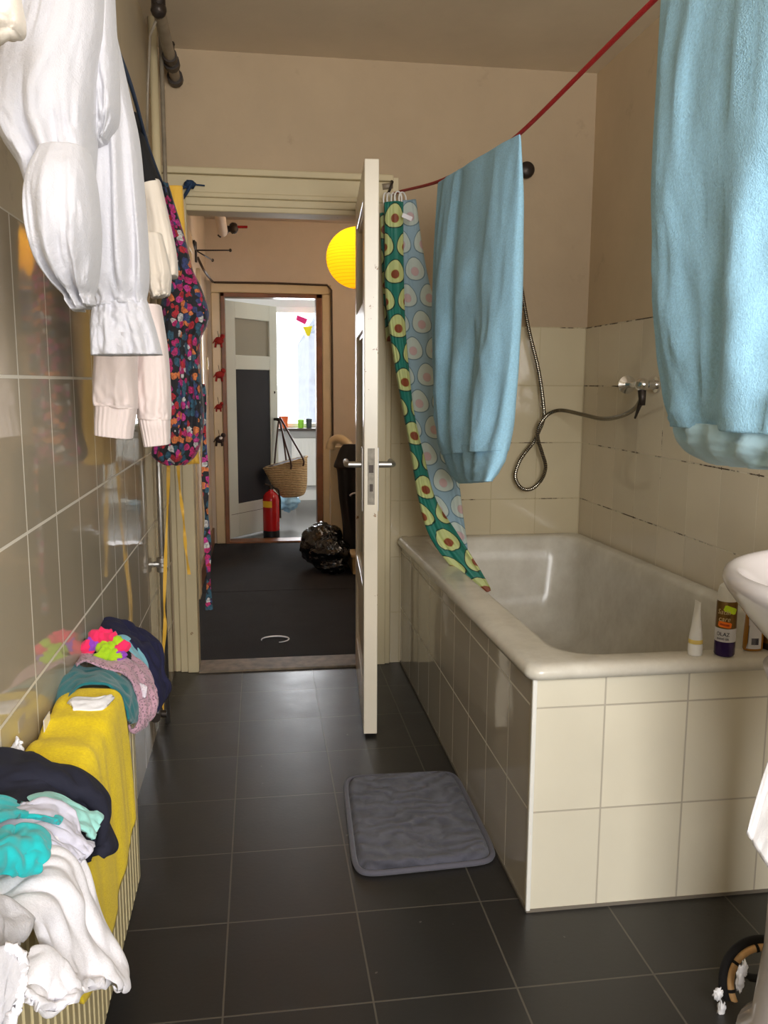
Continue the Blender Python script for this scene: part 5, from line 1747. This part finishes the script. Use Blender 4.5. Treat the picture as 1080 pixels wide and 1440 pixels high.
nw = thing('newel_post', at(476, 700, Y=5.95), 'white painted stair post with a rounded handrail end', 'stair post')
pL, pR = at(464, 628, Y=5.95), at(488, 628, Y=5.95)
MB().box(pL[0], pR[0] + .1, 5.92, 6.0, 0, pL[2]).build('post', M['hall_paint'], nw, bevel=.008)
hr = catmull([at(464, 632, Y=5.9), at(467, 622, Y=5.9), at(476, 617, Y=5.88), at(486, 622, Y=5.86), at(496, 634, Y=5.84), at(516, 660, Y=5.8)], 30)
MB().sweep(hr, .032, 12).build('handrail', M['hall_paint'], nw, smooth=True)
st = at(496, 808, Z=0)
sp_ = thing('stair_step', (st[0] + .2, st[1] + .2, 0), 'pale painted lowest stair block beside the black bin bag', 'stair')
MB().box(st[0] + .0, 1.49, st[1], st[1] + .5, 0, .115).build('riser', M['hall_paint'], sp_, bevel=.006)
MB().box(st[0] - .01, 1.49, st[1] - .02, st[1] + .5, .115, .135).build('tread', M['hall_paint'], sp_, bevel=.006)
ct = thing('black_coat', at(492, 700, Y=5.7), 'long black coat draped over the stair post', 'coat')
b = loft2(MB(), [(625, 625, 483, 520, 5.72, .08), (632, 632, 478, 530, 5.72, .12), (645, 645, 473, 535, 5.7, .14), (656, 656, 469.5, 540, 5.68, .15), (662, 662, 474, 540, 5.68, .15), (700, 700, 477, 540, 5.66, .15), (740, 740, 482, 540, 5.64, .15), (776, 776, 482, 540, 5.62, .14)], folds=4, amp=.02, seed=3, n=60, nv=60)
b.build('coat_body', M['black_cloth'], ct, smooth=True)
MB().sweep(catmull([at(492, 697, Y=5.56), at(496, 694, Y=5.55), at(503, 693, Y=5.55)], 10), .006, 6).build('white_cord', M['white_cotton'], ct, smooth=True)

rg = []
for a in np.linspace(math.radians(-75), math.radians(190), 44):
    c = at(387, 899, Z=.004)
    rg.append((c[0] + .066 * math.cos(a), c[1] + .052 * math.sin(a), .004))
tag(MB().sweep(rg, [.0018 + .0022 * abs(math.sin(i * .07)) for i in range(44)], 6).build('string_ring', M['white_cotton'], smooth=True), 'thin white open ring of string lying on the black hall carpet', 'string')

# far room: radiator, pots on the sill, bunting
fr_ = thing('radiator', (.7, RY - .08, .12), 'white panel radiator under the bright window of the far room', 'radiator')
b = MB().box(.32, 1.3, RY - .09, RY - .03, .16, .66)
b.build('panel', M['white_paint'], fr_, bevel=.006)
b = MB()
for i in range(24):
    b.box(.34 + i * .04, .358 + i * .04, RY - .094, RY - .089, .2, .62)
b.build('ribs', M['white_paint'], fr_, bevel=.002)
MB().box(.4, .44, RY - .03, RY - .021, .2, .6).build('bracket', M['white_paint'], fr_)
MB().sweep([(.36, RY - .06, .17), (.36, RY - .06, 0)], .01, 8).build('pipe', M['white_paint'], fr_)
for nm, px, rr_, hh, m, lab, cat in (('plant_pot', 399, .05, .12, 'cuporange', 'orange pot on the far window sill behind the bag straps', 'pot'), ('cup', 423, .035, .085, 'cuplime', 'lime green cup in the middle of the far window sill', 'cup'), ('jar', 434.5, .035, .095, 'cupdark', 'dark jar beside the lime cup on the far window sill', 'jar')):
    c = at(px, 600, Y=RY - .08)
    o = thing(nm, (c[0], RY - .08, .765), lab, cat)
    MB().lathe((c[0], RY - .08, .765), [(rr_ * .75, 0), (rr_, hh), (rr_ * .9, hh), (rr_ * .7, .01)], 20, cap1=True).build('vessel', M[m], o, smooth='auto')
for px, py, m, lab, rot in ((424, 450, 'flag_pink', 'pink paper flag of bunting across the far window', .35), (433, 464, 'flag_yellow', 'yellow paper flag of bunting across the far window', -.1)):
    c = at(px, py, Y=RY - .12)
    vs = [(-.05, 0, .035), (.05, 0, .035), (.012, 0, -.06), (-.012, 0, -.06)] if m == 'flag_yellow' else [(-.06, 0, .03), (.055, 0, .03), (.05, 0, -.03), (-.05, 0, -.02)]
    q = []
    for dy in (0, .002):
        for x, y, z in vs:
            q.append(c + W(x * math.cos(rot) + z * math.sin(rot), y + dy, -x * math.sin(rot) + z * math.cos(rot)))
    o = MB().add(q, [(0, 1, 2, 3), (4, 7, 6, 5), (0, 4, 5, 1), (1, 5, 6, 2), (2, 6, 7, 3), (3, 7, 4, 0)]).build('bunting_flag', M[m])
    tag(o, lab, 'bunting', 'paper flags at the far window')
cs2 = catmull([at(395, 432, Y=RY - .118), at(424, 444, Y=RY - .118), at(436, 457, Y=RY - .118), at(470, 470, Y=RY - .118)], 30)
tag(MB().sweep(cs2, .002, 6).build('bunting_string', M['white_cotton'], smooth=True), 'string that carries the paper flags across the far window', 'string')


# ------------------------------------------------------------------ light
def area(name, loc, rot, sx, sy, e, col=(1, 1, 1), spread=180):
    l = bpy.data.lights.new(name, 'AREA')
    l.shape = 'RECTANGLE'
    l.size, l.size_y = sx, sy
    l.energy = e
    l.color = col
    l.spread = math.radians(spread)
    o = bpy.data.objects.new(name, l)
    COL.objects.link(o)
    o.location = loc
    o.rotation_euler = rot
    return o


area('window_daylight', (.52, FY - .14, 1.6), (math.radians(84), 0, 0), 1.2, 1.25, 106, (1, .98, .955))
area('hall_fill', (1.44, 5.3, 2.0), (0, math.radians(-72), math.radians(0)), .8, .7, 30, (1, .95, .9))  # added fill to brighten the hall; no stairwell window is built
area('far_window_daylight', (.7, RY + .16, 1.4), (math.radians(-84), 0, 0), 1.5, 1.2, 120, (.95, .97, 1))
l = bpy.data.lights.new('lantern_bulb', 'POINT')
l.energy = 1.8
l.color = (1, .9, .74)
l.shadow_soft_size = .04
o = bpy.data.objects.new('lantern_bulb', l)
COL.objects.link(o)
o.location = (LANT[0] - .02, LANT[1] - .03, LANT[2] + .04)
wd = bpy.data.worlds.new('sky')
SC.world = wd
wd.use_nodes = True
wd.node_tree.nodes['Background'].inputs[0].default_value = (.85, .92, 1, 1)
wd.node_tree.nodes['Background'].inputs[1].default_value = 3
